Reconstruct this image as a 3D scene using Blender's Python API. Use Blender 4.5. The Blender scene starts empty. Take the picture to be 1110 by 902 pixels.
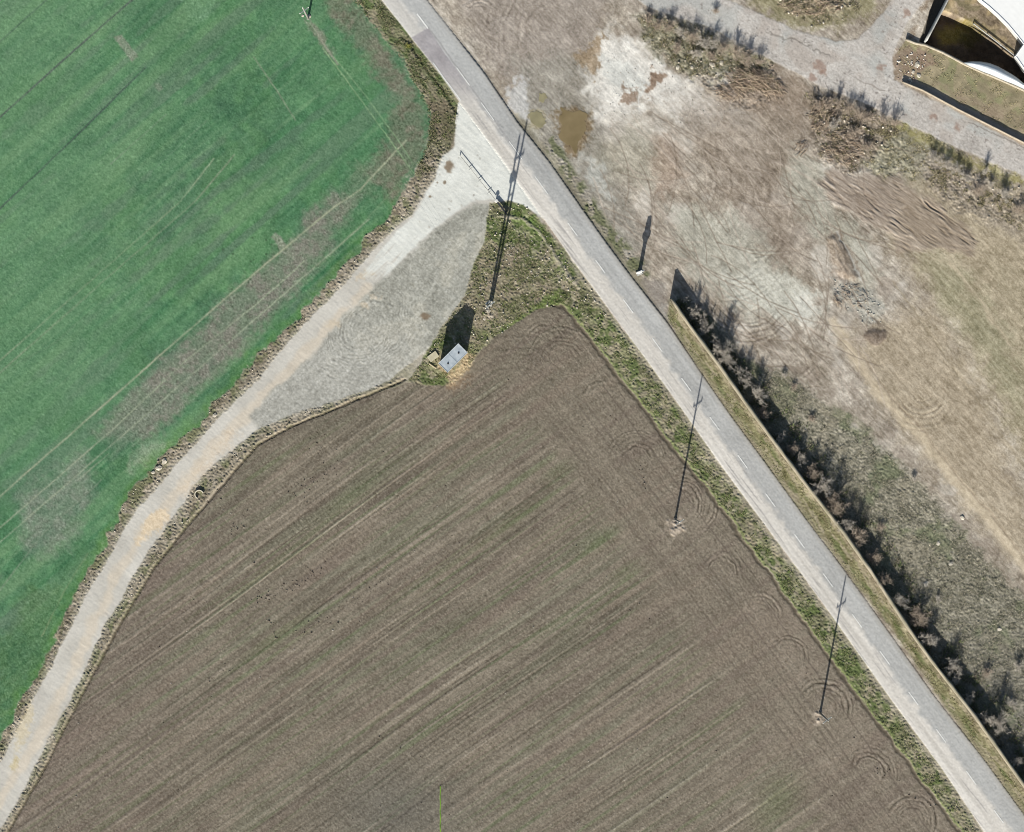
import bpy, bmesh, math, random
import numpy as np
from mathutils import Vector, Matrix

# ------------------------------------------------------------------ camera, sky, sun, exposure
SC = bpy.context.scene
COL = SC.collection
S = 0.17                      # metres per photo pixel
CX, CY = 555.0, 451.0
TAN_EL = 0.456                # sun height: shadow length = height / TAN_EL
CAM_H = 450.0

cam_d = bpy.data.cameras.new("camera")
cam = bpy.data.objects.new("camera", cam_d)
COL.objects.link(cam)
cam.location = (0, 0, CAM_H)
cam.rotation_euler = (0, 0, 0)
cam_d.sensor_fit = 'HORIZONTAL'
cam_d.sensor_width = 36.0
cam_d.lens = 36.0 * CAM_H / (1110 * S)
cam_d.clip_start = 1.0
cam_d.clip_end = 20000.0
SC.camera = cam

EL = math.atan(TAN_EL)
sun_h = Vector((-0.187, -1.0, 0)).normalized()
sun_dir = Vector((sun_h.x * math.cos(EL), sun_h.y * math.cos(EL), math.sin(EL)))
world = bpy.data.worlds.new("World")
SC.world = world
world.use_nodes = True
nt = world.node_tree
sky = nt.nodes.new("ShaderNodeTexSky")
sky.sky_type = 'NISHITA'
sky.sun_disc = False
sky.sun_elevation = EL
sky.sun_rotation = math.atan2(sun_h.x, sun_h.y)
sky.air_density = 1.0
sky.dust_density = 1.5
nt.links.new(sky.outputs[0], nt.nodes["Background"].inputs[0])
nt.nodes["Background"].inputs[1].default_value = 0.055

sun_d = bpy.data.lights.new("sun", 'SUN')
sun_d.energy = 4.6
sun_d.angle = math.radians(0.5)
sun_d.color = (1.0, 0.955, 0.89)
sun = bpy.data.objects.new("sun", sun_d)
COL.objects.link(sun)
sun.rotation_euler = sun_dir.to_track_quat('Z', 'Y').to_euler()

SC.view_settings.view_transform = 'Standard'
SC.view_settings.look = 'None'
SC.view_settings.gamma = 1.0
SC.view_settings.use_curve_mapping = False
SC.view_settings.exposure = 1.12
SC.cycles.pixel_filter_type = 'BLACKMAN_HARRIS'
SC.cycles.filter_width = 0.95
# measured brightness of a flat white card under this light (linear display value per unit albedo)
KRGB = np.array([1.62, 1.60, 1.62])

rnd = random.Random(11)
NR = np.random.default_rng(5)


def P(px, py, z=0.0):
    return Vector(((px - CX) * S, (CY - py) * S, z))


def lin(c):
    c = np.clip(np.asarray(c, float) / 255.0, 0, 1)
    return np.where(c <= 0.04045, c / 12.92, ((c + 0.055) / 1.055) ** 2.4)


def alb(c):
    """photo colour (sRGB 0-255) -> surface albedo under this exposure"""
    return np.clip(lin(c) / KRGB, 0.004, 0.92)


# ------------------------------------------------------------------ the ground grid
X0, X1, Y0, Y1 = -120, 1230, -100, 1000
GW, GH = X1 - X0 + 1, Y1 - Y0 + 1
gx = np.arange(X0, X1 + 1, dtype=np.float32)
gy = np.arange(Y0, Y1 + 1, dtype=np.float32)
PX, PY = np.meshgrid(gx, gy)
FU = np.fft.rfftfreq(GW).astype(np.float32)[None, :]
FV = np.fft.fftfreq(GH).astype(np.float32)[:, None]


def noise(seed, la, lb=None, ang=0.0, band=False):
    """gaussian noise, correlation la px along ang (degrees, y down) and lb px across it, unit deviation"""
    lb = la if lb is None else lb
    r = np.random.default_rng(seed).standard_normal((GH, GW)).astype(np.float32)
    a = math.radians(ang)
    fu = FU * math.cos(a) + FV * math.sin(a)
    fv = -FU * math.sin(a) + FV * math.cos(a)
    q = (fu * la) ** 2 + (fv * lb) ** 2
    f = np.exp(-q * 2.5)
    if band:
        f = f * q
    n = np.fft.irfft2(np.fft.rfft2(r) * f, s=(GH, GW))
    n -= n.mean()
    return (n / (n.std() + 1e-9)).astype(np.float32)


def fractal(seed, base, octs=4, gain=0.6):
    t = 0
    w = 1.0
    tot = 0
    for i in range(octs):
        t = t + noise(seed + i * 17, base / 2 ** i) * w
        tot += w * w
        w *= gain
    return t / math.sqrt(tot)


def sstep(a, b, x):
    t = np.clip((x - a) / (b - a), 0, 1)
    return t * t * (3 - 2 * t)


N3 = noise(1, 3)
N6 = noise(2, 6)
N12 = noise(3, 12)
N40 = noise(4, 40)
N100 = noise(5, 100)
FR = fractal(60, 30, 5)
FR2 = fractal(160, 12, 4)
GRAIN = NR.standard_normal((GH, GW)).astype(np.float32)
GR2 = noise(7, 1.4)
WX = noise(8, 4) * .7 + noise(9, 14) * .9
WY = noise(10, 4) * .7 + noise(12, 14) * .9


def lines1d(seed, ang, width, bend=None, mod=90, off=0.0):
    """crisp full-length lines along ang: a 1-D profile across the direction, slowly modulated along it"""
    r_ = np.random.default_rng(seed)
    a = math.radians(ang)
    v = -PX * math.sin(a) + PY * math.cos(a)
    if bend is not None:
        v = v + bend
    v0 = float(v.min()) - 2
    n = int(v.max() - v0) + 6
    k = 4
    p = r_.standard_normal(n * k)
    w = np.exp(-.5 * (np.arange(-3 * k, 3 * k + 1) / (width * k * .5)) ** 2)
    p = np.convolve(p, w, 'same'); p /= p.std()
    out = np.interp(((v - v0) * k).ravel(), np.arange(n * k), p).reshape(v.shape).astype(np.float32)
    m = .6 + .45 * noise(seed + 1, mod, 5, ang)
    return out * np.clip(m, 0, 1.6)


def box(pts, pad):
    xs = [p[0] for p in pts]
    ys = [p[1] for p in pts]
    x0 = max(0, int(min(xs) - pad - X0)); x1 = min(GW, int(max(xs) + pad - X0) + 2)
    y0 = max(0, int(min(ys) - pad - Y0)); y1 = min(GH, int(max(ys) + pad - Y0) + 2)
    return slice(y0, max(y0, y1)), slice(x0, max(x0, x1))


def sdf(pts, pad=40, warp=0.0):
    """signed distance in px, negative inside"""
    out = np.full((GH, GW), float(pad), np.float32)
    sl = box(pts, pad)
    x = PX[sl] + WX[sl] * warp
    y = PY[sl] + WY[sl] * warp
    d = np.full(x.shape, 1e9, np.float32)
    ins = np.zeros(x.shape, bool)
    n = len(pts)
    for i in range(n):
        ax, ay = pts[i]
        bx, by = pts[(i + 1) % n]
        ex, ey = bx - ax, by - ay
        L = ex * ex + ey * ey + 1e-9
        t = np.clip(((x - ax) * ex + (y - ay) * ey) / L, 0, 1)
        d = np.minimum(d, (x - ax - t * ex) ** 2 + (y - ay - t * ey) ** 2)
        if ay != by:
            c = (ay > y) != (by > y)
            ins ^= c & (x < ex * (y - ay) / (by - ay) + ax)
    d = np.sqrt(d)
    out[sl] = np.where(ins, -d, d)
    return out


def ldist(pts, pad=30, warp=0.0):
    """unsigned distance to a polyline and signed side (positive = right of travel on the picture)"""
    out = np.full((GH, GW), 1e3, np.float32)
    sd = np.zeros((GH, GW), np.float32)
    al = np.zeros((GH, GW), np.float32)
    sl = box(pts, pad)
    x = PX[sl] + WX[sl] * warp
    y = PY[sl] + WY[sl] * warp
    d = np.full(x.shape, 1e9, np.float32)
    s = np.zeros(x.shape, np.float32)
    a = np.zeros(x.shape, np.float32)
    acc = 0.0
    for (ax, ay), (bx, by) in zip(pts[:-1], pts[1:]):
        ex, ey = bx - ax, by - ay
        L = math.hypot(ex, ey) + 1e-9
        t = np.clip(((x - ax) * ex + (y - ay) * ey) / (L * L), 0, 1)
        dd = (x - ax - t * ex) ** 2 + (y - ay - t * ey) ** 2
        m = dd < d
        d = np.where(m, dd, d)
        s = np.where(m, np.sign(ex * (y - ay) - ey * (x - ax)), s)
        a = np.where(m, acc + t * L, a)
        acc += L
    out[sl] = np.sqrt(d)
    sd[sl] = s * np.sqrt(d)
    al[sl] = a
    return out, sd, al


C = np.zeros((GH, GW, 3), np.float32)
Z = np.zeros((GH, GW), np.float32)


def blend(m, col):
    global C
    col = np.asarray(col, np.float32)
    m = np.clip(m, 0, 1)[..., None]
    C = C * (1 - m) + col * m


def inm(d, w=1.2):
    return sstep(w, -w, d)


def shade(col, amt, f):
    """colour varied by field f: col + f*amt"""
    return np.asarray(col, np.float32)[None, None, :] + f[..., None] * np.asarray(amt, np.float32)


def line(pts, w, col, k=1.0, soft=0.8, warp=0.0, dz=0.0, brk=None):
    d, _, _ = ldist(pts, w + 8, warp)
    m = sstep(w * 0.5 + soft, max(w * 0.5 - soft, 0), d) * k
    if brk is not None:
        m = m * brk
    blend(m, col)
    if dz:
        global Z
        Z = Z + dz * m


def arcs(cx, cy, r0, r1, a0, a1, per, dcol, dz, k=1.0, seed=0, ecc=1.0, rot=0.0):
    """concentric tyre rings between angles a0..a1 (degrees, y down)"""
    global C, Z
    pts = [(cx - r1 * 1.4, cy - r1 * 1.4), (cx + r1 * 1.4, cy + r1 * 1.4)]
    sl = box(pts, 6)
    x = PX[sl] - cx + WX[sl] * 0.5
    y = PY[sl] - cy + WY[sl] * 0.5
    ca, sa = math.cos(math.radians(rot)), math.sin(math.radians(rot))
    x, y = x * ca + y * sa, (-x * sa + y * ca) * ecc
    r = np.hypot(x, y)
    a = np.degrees(np.arctan2(y, x))
    mid = (a0 + a1) / 2
    half = (a1 - a0) / 2
    da = np.abs((a - mid + 180) % 360 - 180)
    m = sstep(half, half * 0.6, da) * sstep(r0 - 1.5, r0 + 1.5, r) * sstep(r1 + 2, r1 - 2, r) * k * np.clip(.95 + .35 * N12[sl], 0.4, 1.3)
    ph = r / per + 0.16 * np.sin(r * 0.37 + seed) + 0.06 * N12[sl]
    w = np.cos(2 * np.pi * ph)
    w = np.where(w > 0, w ** 3 * -1.3, (-w) ** 2 * .6)
    amp = 0.75 + 0.35 * np.sin(r * 0.33 + seed * 2)
    Z[sl] = Z[sl] + (m * w * dz * amp).astype(np.float32)
    C[sl] = C[sl] + (m * w * amp)[..., None] * np.asarray(dcol, np.float32)


# ------------------------------------------------------------------ traced outlines (photo pixels)
ROAD_L = [(330, -115), (398, -20), (414, 0), (446, 41), (474, 76), (498, 110), (545, 174), (588, 235), (624, 286), (660, 335), (703, 393),
          (744, 450), (785, 509), (830, 570), (866, 618), (905, 672), (963, 754), (1019, 830), (1067, 902), (1145, 1015)]
ROAD_R = [(380, -115), (447, -20), (462, 0), (492, 38), (525, 80), (560, 132), (596, 177), (633, 230), (655, 261), (683, 299), (723, 350),
          (759, 404), (791, 450), (830, 503), (871, 560), (918, 623), (954, 673), (1013, 756), (1065, 822), (1110, 884), (1200, 1015)]
ROAD = ROAD_L + ROAD_R[::-1]
TRK_L = [(498, 110), (494, 140), (491, 160), (481, 168), (469, 196), (448, 230), (423, 253), (382, 297), (344, 337), (305, 378), (280, 411),
         (240, 450), (222, 470), (189, 506), (163, 537), (143, 560), (127, 588), (112, 616), (94, 644), (79, 677), (61, 710), (38, 754),
         (23, 784), (0, 827), (-40, 905), (-90, 1010)]
TRK_R = [(-40, 1010), (0, 899), (23, 863), (38, 830), (59, 789), (82, 746), (100, 708), (114, 677), (127, 657), (143, 628), (158, 603),
         (178, 572), (201, 544), (207, 529), (229, 506), (257, 483), (280, 465), (318, 448), (382, 429), (423, 411), (443, 394),
         (464, 378), (484, 346), (502, 322), (512, 291), (524, 262), (529, 232), (530, 219), (554, 217), (570, 221), (580, 230), (588, 240)]
TRACK = TRK_L + TRK_R
GREEN = [(-300, -300), (300, -300), (318, -110), (360, -40), (382, 0), (407, 30), (433, 60), (455, 100), (466, 130), (466, 150), (452, 180), (430, 222), (382, 281),
         (326, 342), (280, 391), (217, 455), (163, 509), (132, 552), (110, 593), (84, 639), (66, 677), (43, 731), (15, 777), (0, 805),
         (-60, 900), (-130, 1010), (-300, 1100)]
SOIL = [(608, 332), (624, 345), (647, 376), (672, 409), (705, 450), (728, 483), (754, 514), (785, 552), (805, 583), (830, 616), (871, 672),
        (901, 714), (937, 764), (973, 810), (1008, 858), (1041, 902), (1115, 1005), (-60, 1120), (-32, 1010), (10, 902), (31, 866),
        (51, 830), (74, 784), (94, 746), (112, 713), (134, 672), (148, 649), (168, 616), (194, 583), (222, 550), (255, 511), (280, 483),
        (318, 462), (356, 447), (407, 426), (443, 414), (470, 418), (488, 418), (510, 398), (523, 378), (550, 356), (580, 336)]
WALL = [(727, 324), (738, 341), (760, 371), (780, 398), (816, 449), (830, 468), (868, 519), (914, 578), (945, 622), (983, 680), (1008, 715),
        (1054, 774), (1108, 850), (1200, 978)]
STREET = [(590, -90), (655, -30), (698, 4), (714, 12), (747, 23), (774, 31), (791, 40), (820, 57), (836, 66), (863, 79), (891, 94), (932, 110),
          (973, 130), (1029, 156), (1110, 192), (1240, 250), (1240, 215), (1110, 158), (1039, 122), (983, 94), (969, 87), (968, 59), (983, 26),
          (1003, 0), (1055, -110), (1018, -110), (968, 0), (945, 28), (930, 42), (906, 45), (863, 33), (835, 20), (812, 10), (787, 0), (720, -35), (660, -90)]
SCRUB = [(735, 318), (760, 335), (790, 362), (812, 392), (838, 398), (862, 410), (890, 428), (925, 455), (960, 488), (1000, 525), (1035, 565), (1070, 605), (1110, 645),
         (1240, 790), (1240, 1010), (1200, 978), (1108, 850), (1054, 774), (1008, 715), (983, 680), (945, 622), (914, 578), (868, 519),
         (830, 468), (816, 449), (780, 398), (760, 371), (738, 341), (727, 324)]
PIT = [(1003, 47), (1011, 32), (1021, 12), (1032, 16), (1056, 27), (1080, 45), (1098, 60), (1112, 68), (1140, 84), (1140, 112), (1110, 96), (1088, 87), (1064, 77), (1046, 69), (1020, 56)]
BANKP = [(1021, 12), (1030, -20), (1040, -60), (1180, -60), (1180, 110), (1112, 68), (1098, 60), (1080, 45), (1056, 27), (1032, 16)]
DITCH_SHADE = [(997, 45), (1012, 2), (1030, -50), (1043, -50), (1027, 2), (1002, 47)]
YARD = [(972, 58), (983, 43), (1003, 49), (1046, 70), (1066, 79), (1110, 98), (1240, 150), (1240, 205), (1110, 150), (1042, 115), (1000, 92), (980, 86)]
dROAD = sdf(ROAD, 60)
dTRK = sdf(TRACK, 60, 0.5)
dGREEN = sdf(GREEN, 60, 0.7) + (noise(13, 9) * 1.3 + noise(14, 26) * 2.0) * sstep(60, 160, PY)
dSOIL = sdf(SOIL, 60, 0.4)
dSTREET = sdf(STREET, 40, 0.4)
dSCRUB = sdf(SCRUB, 50, 2.2)
dPIT = sdf(PIT, 30, 0.0)
dYARD = sdf(YARD, 30, 0.3)
_, sdROAD, alROAD = ldist(ROAD_R, 400)     # signed distance from the road's right edge (negative = east of road)
EAST = sdROAD < 0
dWALL, _, _ = ldist(WALL, 40)

# ------------------------------------------------------------------ east side: churned earth and dry grass
C[:] = shade((171, 161, 147), (10, 10.5, 11), FR)
dirs = noise(21, 46, 2.2, 38) * 0.6 + noise(22, 26, 1.6, 52) * 0.5 + noise(23, 18, 1.3, 20) * 0.35
C += (dirs * 6.5 + noise(25, 10, 1.2, 44) * 5 + noise(26, 4) * 5 + noise(27, 8) * 5 + GR2 * 4 + GRAIN * 7)[..., None] * np.array([1, 1, .97], np.float32)
Z += dirs * 0.006
blend(sstep(0.2, 1.6, FR2 + 0.5 * N40) * 0.5, shade((145, 133, 120), (9, 9, 9), dirs))
blend(sstep(0.5, 1.7, noise(24, 24) + 0.3 * FR2) * 0.7, shade((204, 197, 186), (9, 9, 9), dirs))


def patch(pts, col, k=1.0, soft=4, warp=2.6, rough=1.6, dz=0.0, grain=0.0):
    global C, Z
    d = sdf(pts, 30, warp) + FR2 * rough + GR2 * min(soft, 3) * .35
    m = sstep(soft * 1.3, -soft * 1.3, d) * k
    blend(m, shade(col, (grain or 4.5,) * 3, GR2 * .7 + dirs * (.8 if not grain else 0) + GRAIN * 1.1))
    if dz:
        Z = Z + dz * m


patch([(470, -60), (640, -60), (660, 0), (650, 30), (640, 60), (600, 70), (560, 90), (530, 70)], (160, 150, 140), .8, 8)
patch([(560, 60), (640, 60), (655, 120), (660, 170), (690, 240), (700, 300), (680, 290), (640, 230), (600, 170), (560, 120)], (150, 146, 136), .7, 8)
patch([(632, 75), (655, 30), (680, 40), (712, 62), (740, 85), (775, 110), (800, 122), (780, 130), (735, 128), (700, 112), (672, 128), (648, 130), (640, 108)], (230, 226, 218), .9, 8, 2.4, 4)
patch([(640, 130), (680, 118), (720, 126), (770, 130), (800, 135), (760, 150), (700, 160), (660, 150)], (196, 190, 180), .6, 7)
patch([(655, 62), (685, 66), (700, 95), (690, 110), (655, 95)], (206, 209, 204), .5, 6)
patch([(622, 62), (640, 45), (658, 40), (650, 62), (646, 84), (630, 74)], (158, 138, 112), .8, 2.5)
patch([(698, 88), (708, 78), (718, 82), (712, 94), (702, 102), (696, 98)], (148, 126, 108), .9, 2)
patch([(676, 98), (688, 95), (690, 108), (682, 114), (674, 108)], (150, 128, 110), .8, 2)
patch([(640, 160), (690, 130), (720, 160), (735, 185), (700, 205), (660, 195)], (170, 166, 148), .5, 10)
patch([(710, 150), (730, 150), (745, 190), (720, 215), (705, 185)], (166, 144, 127), .55, 8)
patch([(560, 82), (572, 85), (574, 108), (568, 128), (552, 124), (550, 100)], (205, 204, 202), .8, 3)
patch([(570, 126), (585, 128), (590, 150), (580, 160), (570, 145)], (196, 192, 180), .7, 3)
patch([(632, 160), (645, 176), (660, 200), (672, 220), (664, 222), (648, 205), (636, 186)], (196, 198, 192), .6, 3)
patch([(735, 110), (790, 100), (850, 90), (905, 110), (870, 160), (860, 200), (880, 260), (850, 300), (800, 270), (770, 200)], (146, 132, 118), .5, 18, 4)
patch([(730, 225), (790, 230), (830, 260), (880, 330), (890, 340), (860, 350), (800, 340), (760, 310), (735, 280)], (182, 182, 168), .6, 10, 4)
patch([(780, 300), (830, 290), (870, 310), (895, 318), (870, 345), (840, 345), (800, 330)], (206, 204, 192), .7, 7, 3, 3)
patch([(862, 320), (880, 318), (888, 335), (870, 352), (852, 346)], (218, 216, 206), .7, 4)
patch([(860, 160), (885, 175), (900, 215), (935, 250), (950, 300), (930, 330), (905, 280), (870, 240), (850, 200)], (176, 176, 162), .6, 9, 3)
patch([(895, 258), (910, 252), (934, 300), (930, 308), (905, 305)], (148, 131, 115), .7, 4, 1.6)
patch([(902, 305), (930, 308), (958, 330), (950, 352), (935, 350), (915, 330)], (172, 170, 160), .8, 4)
patch([(936, 358), (948, 353), (962, 358), (960, 369), (948, 374), (938, 368)], (118, 106, 95), .9, 2, 1)
patch([(915, 370), (1010, 330), (1060, 420), (1120, 560), (1240, 700), (1240, 760), (1110, 620), (1030, 530), (960, 440)], (174, 160, 137), .8, 12, 3)
patch([(985, 190), (1110, 210), (1240, 300), (1240, 660), (1110, 500), (1040, 380), (1000, 300), (960, 250)], (172, 159, 134), .85, 16, 4)
patch([(1000, 270), (1050, 300), (1090, 360), (1110, 400), (1110, 470), (1060, 380), (1020, 330)], (150, 148, 120), .6, 14, 4)
patch([(1070, 280), (1120, 300), (1120, 380), (1085, 330)], (160, 150, 126), .5, 10, 4)
patch([(950, 135), (985, 130), (1010, 165), (1000, 190), (960, 195), (930, 180)], (134, 131, 108), .7, 7, 3)
patch([(965, 132), (1010, 150), (1060, 172), (1110, 196), (1110, 204), (1060, 184), (1000, 158)], (165, 158, 104), .7, 3, 1.4)
patch([(990, 165), (1060, 190), (1110, 225), (1110, 260), (1060, 240), (1010, 210)], (140, 130, 118), .6, 8, 3)
patch([(800, 60), (840, 66), (880, 95), (870, 130), (830, 125), (790, 108)], (142, 126, 110), .6, 8, 3)
patch([(690, 14), (740, 26), (800, 50), (838, 68), (820, 80), (770, 82), (730, 70), (700, 45)], (120, 118, 96), .75, 6, 3)
patch([(872, 100), (930, 112), (975, 132), (965, 150), (930, 185), (900, 180), (880, 150)], (128, 116, 102), .75, 6, 3)
patch([(830, -40), (960, -40), (948, 8), (930, 22), (890, 30), (850, 24), (818, 8)], (142, 136, 104), .8, 5, 3)
patch([(840, -30), (930, -30), (925, 8), (895, 20), (860, 14)], (160, 148, 128), .6, 5, 3)
patch([(605, 114), (627, 116), (640, 120), (639, 136), (636, 152), (626, 168), (614, 160), (603, 146), (604, 130)], (132, 114, 88), .85, 4)
patch([(572, 122), (582, 119), (593, 125), (593, 137), (584, 141), (575, 136)], (160, 150, 122), .7, 2.5)
# light sandy drive along the scrub and the faint wheel tracks
line([(905, 350), (930, 395), (965, 440), (1000, 475), (1030, 515), (1065, 555), (1100, 600), (1160, 680)], 11, (203, 188, 163), .8, 4, 1.0)
line([(930, 380), (968, 432), (1005, 472), (1040, 520), (1078, 562), (1115, 612)], 1.6, (158, 142, 122), .5, .8, .5, -.05)
line([(968, 305), (1000, 350), (1035, 400), (1070, 452), (1110, 505)], 2, (150, 138, 116), .55, 1.2, .6, -.05)
line([(1060, 440), (1085, 475), (1120, 520)], 2.4, (205, 190, 165), .5, 1.2, .6)
line([(1030, 285), (1062, 325), (1095, 375)], 4, (196, 182, 158), .6, 2, .6)
for i in range(150):                                   # loose criss-cross wheel marks over the building ground
    x, y = rnd.uniform(640, 930), rnd.uniform(120, 400)
    a = math.radians(rnd.choice([38, 50, 60, 25, 75]) + rnd.uniform(-14, 14))
    b = rnd.uniform(-.02, .02)
    pts = []
    for k in range(9):
        pts.append((x, y))
        x += 11 * math.cos(a); y += 11 * math.sin(a); a += b * 6
    v = rnd.choice([-34, -26, 22, 26])
    base = np.array([165, 152, 138]) + v
    line(pts, rnd.uniform(.8, 1.5), base, .6, .6, .18, -.03 if v < 0 else .015)
arcs(812, 318, 16, 56, 15, 165, 5.2, (26, 26, 25), .03, 1, 1)
arcs(815, 250, 14, 46, -10, 100, 6, (20, 20, 19), .02, .8, 2)
arcs(790, 255, 40, 80, 20, 110, 6, (18, 18, 17), .018, .7, 5)
arcs(1000, 425, 8, 42, 10, 170, 6, (22, 22, 20), .025, .9, 3)
arcs(850, 375, 20, 50, 20, 160, 7, (18, 18, 17), .018, .7, 4)
arcs(610, 40, 30, 90, 150, 260, 7, (18, 18, 17), .02, .8, 6)
arcs(520, 20, 8, 26, 200, 340, 4.5, (-14, -14, -14), .06, .8, 7)
arcs(730, 200, 30, 110, -40, 60, 8, (15, 15, 15), .014, .7, 9)
C += ((sdROAD < 0) * (noise(28, 9, 1.2, 52) * .6 + noise(29, 22, 1.6, 48) * .5 + noise(30, 5) * .6 + noise(34, 2.4) * .6 + noise(49, 14) * .4))[..., None] * np.array([7, 6.8, 6.5], np.float32)
# deep ruts, the long spoil ridge and the dark heap
RUT = [(884, 196), (905, 182), (930, 190), (968, 188), (1000, 208), (1030, 232), (1062, 262), (1058, 278), (1022, 272), (1000, 276), (972, 276), (968, 256), (940, 240), (905, 222)]
dR = sdf(RUT, 30, 1.5)
rm = sstep(3, -5, dR)
rb = noise(37, 60) * 5 + noise(39, 18) * 1.6
rut = lines1d(430, 33, 1.9, rb, 60) * .8 + lines1d(432, 38, 1.5, noise(40, 50) * 5 + noise(43, 16) * 1.5, 36) * .7 + lines1d(434, 28, 1.6, noise(46, 50) * 6 + noise(47, 14) * 2, 30) * .5 + noise(48, 16, 1.3, 34, True) * .6
C += (sstep(7, -3, sdf([(884, 190), (960, 186), (1062, 262), (1058, 280), (972, 278), (905, 226)], 30, 1.5)) * rut)[..., None] * np.array([10, 10, 10], np.float32)  # rut shadows also put into the colour: hollows darker, crests paler
blend(rm * .7, shade((154, 139, 125), (13, 13, 13), rut))
Z += rm * (np.where(rut < 0, rut * 1.5, rut * .6) * np.clip(.75 + .5 * noise(55, 16), .1, 1.5) * .036 + .04)
SPOIL = [(896, 258), (908, 252), (934, 302), (929, 308), (906, 298)]
ds = sdf(SPOIL, 12, .4)
Z += sstep(1, -7, ds) * .3
Z += sstep(0, -3, ds) * noise(33, 20, 1.6, 62) * .02
line([(908, 252), (921, 280), (934, 304)], 2.0, (206, 202, 192), .75, .9, .8)
dh = np.hypot(PX - 949, (PY - 364) * 1.2) + N6 * 1.5
Z += sstep(13, 2, dh) * .22
blend(sstep(12, 8, dh) * .85, shade((120, 107, 96), (8, 8, 8), GR2))
Z += sstep(6, -3, sdf([(900, 305), (930, 306), (958, 330), (955, 355), (940, 352), (915, 330)], 14, 1.5)) * np.clip(FR2 * .05, -.1, .15)
# rough ground by the bushes
for pl in ([(690, 14), (740, 26), (800, 50), (838, 68), (845, 110), (800, 118), (740, 80), (700, 45)],
           [(872, 100), (930, 112), (975, 132), (1000, 190), (930, 190), (890, 180)],
           [(990, 160), (1060, 185), (1110, 215), (1110, 250), (1060, 240), (1010, 210)],
           [(838, -30), (935, -30), (925, 10), (895, 22), (850, 14)]):
    m = sstep(4, -5, sdf(pl, 20, 2))
    Z += m * (noise(35, 2.6, band=True) * .035 + N6 * .04)
    C += (m * noise(36, 1.8))[..., None] * np.array([15, 14, 13], np.float32)

# ------------------------------------------------------------------ scrub behind the wall
m = sstep(5, -7, dSCRUB)
scr = fractal(300, 6, 3, .8)
blend(m * .92, shade((132, 128, 112), (17, 16, 15), scr * .6 + GR2 * .5 + GRAIN * .7 + noise(307, 5, 1.3, 40) * .5))
blend(m * sstep(.2, 1.3, noise(302, 30) + .3 * N6) * .45, (104, 116, 82))
blend(m * sstep(.5, 1.5, noise(303, 22)) * .4, (150, 142, 124))
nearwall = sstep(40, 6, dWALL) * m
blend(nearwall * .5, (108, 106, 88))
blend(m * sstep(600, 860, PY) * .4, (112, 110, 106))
Z += m * (noise(305, 2.6, band=True) * .03 + noise(306, 5) * .02)

# ------------------------------------------------------------------ yard, pit and shade-darkened ditch in the far corner
blend(inm(dYARD, 1), shade((158, 147, 120), (9, 8, 7), FR2))
blend(inm(dYARD, 1) * sstep(.1, 1.2, noise(41, 10) + .4 * N6) * .6, (140, 142, 104))
patch([(975, 55), (1003, 48), (1010, 70), (990, 90), (972, 80)], (150, 128, 112), .8, 3)
patch([(1010, 95), (1050, 100), (1110, 128), (1110, 150), (1040, 112)], (152, 134, 116), .6, 5)
line([(976, 84), (1000, 95), (1042, 118), (1110, 154), (1200, 200)], 9, (188, 172, 155), .85, 2, .4)
patch([(985, 43), (972, 60), (968, 90), (978, 88), (1000, 10), (1018, -40), (1028, -40)], (150, 134, 116), .85, 2, 1)
bpm = sstep(2, -2, sdf(BANKP, 12, .4))
blend(bpm, shade((136, 122, 104), (14, 13, 12), FR2 + GR2 * .7))
blend(bpm * sstep(0, 1.2, noise(44, 9)) * .6, (176, 158, 120))
blend(bpm * sstep(.4, 1.3, noise(45, 7)) * .6, (112, 106, 80))
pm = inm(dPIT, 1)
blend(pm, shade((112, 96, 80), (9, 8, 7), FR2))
patch([(1018, 30), (1045, 22), (1055, 30), (1040, 44), (1026, 46)], (190, 168, 90), .75, 5, 1)  # olive patch, its brightness paints a lit spot on the pit floor
patch([(1035, 24), (1058, 22), (1066, 38), (1052, 48), (1040, 40)], (104, 98, 52), .6, 6, 1)
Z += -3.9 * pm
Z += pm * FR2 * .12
dm = inm(sdf(DITCH_SHADE, 12), 1)
blend(dm, (92, 88, 80))  # the channel wall's shadow is painted into the ditch colour
Z += -.6 * dm

# ------------------------------------------------------------------ back street
st = inm(dSTREET, 1.2)
blend(st, shade((193, 187, 180), (7, 7, 7), FR * .6 + GR2 * .7 + GRAIN * .5 + noise(54, 5, 1.4, 27) * .5))
blend(st * sstep(0, 1.4, noise(51, 24)) * .6, (180, 182, 178))
blend(st * sstep(.4, 1.6, noise(52, 14)) * .5, (180, 169, 159))
blend(st * sstep(1.6, 2.3, noise(53, 2.2)) * .75, (138, 130, 124))
Z += st * GR2 * .004
for x, y, r in ((982, 14, 3), (889, 72, 6), (1012, 126, 3.5), (1038, 138, 3), (955, 74, 3), (880, 85, 5), (893, 78, 3)):
    blend(sstep(r + 2, r - 2, np.hypot(PX - x, PY - y) + N3 * 1.2) * .65 * st, (150, 124, 110))
line([(828, 32), (850, 40), (872, 48), (890, 56), (900, 62)], 1.6, (112, 106, 98), .55, .8, 1.6, -.03)
line([(1050, 132), (1085, 148), (1110, 160)], 1.2, (120, 112, 105), .6, .7, .5)
line([(930, 86), (945, 92), (958, 97)], 1, (130, 120, 112), .6, .7, .8)
Z += st * .04

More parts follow.
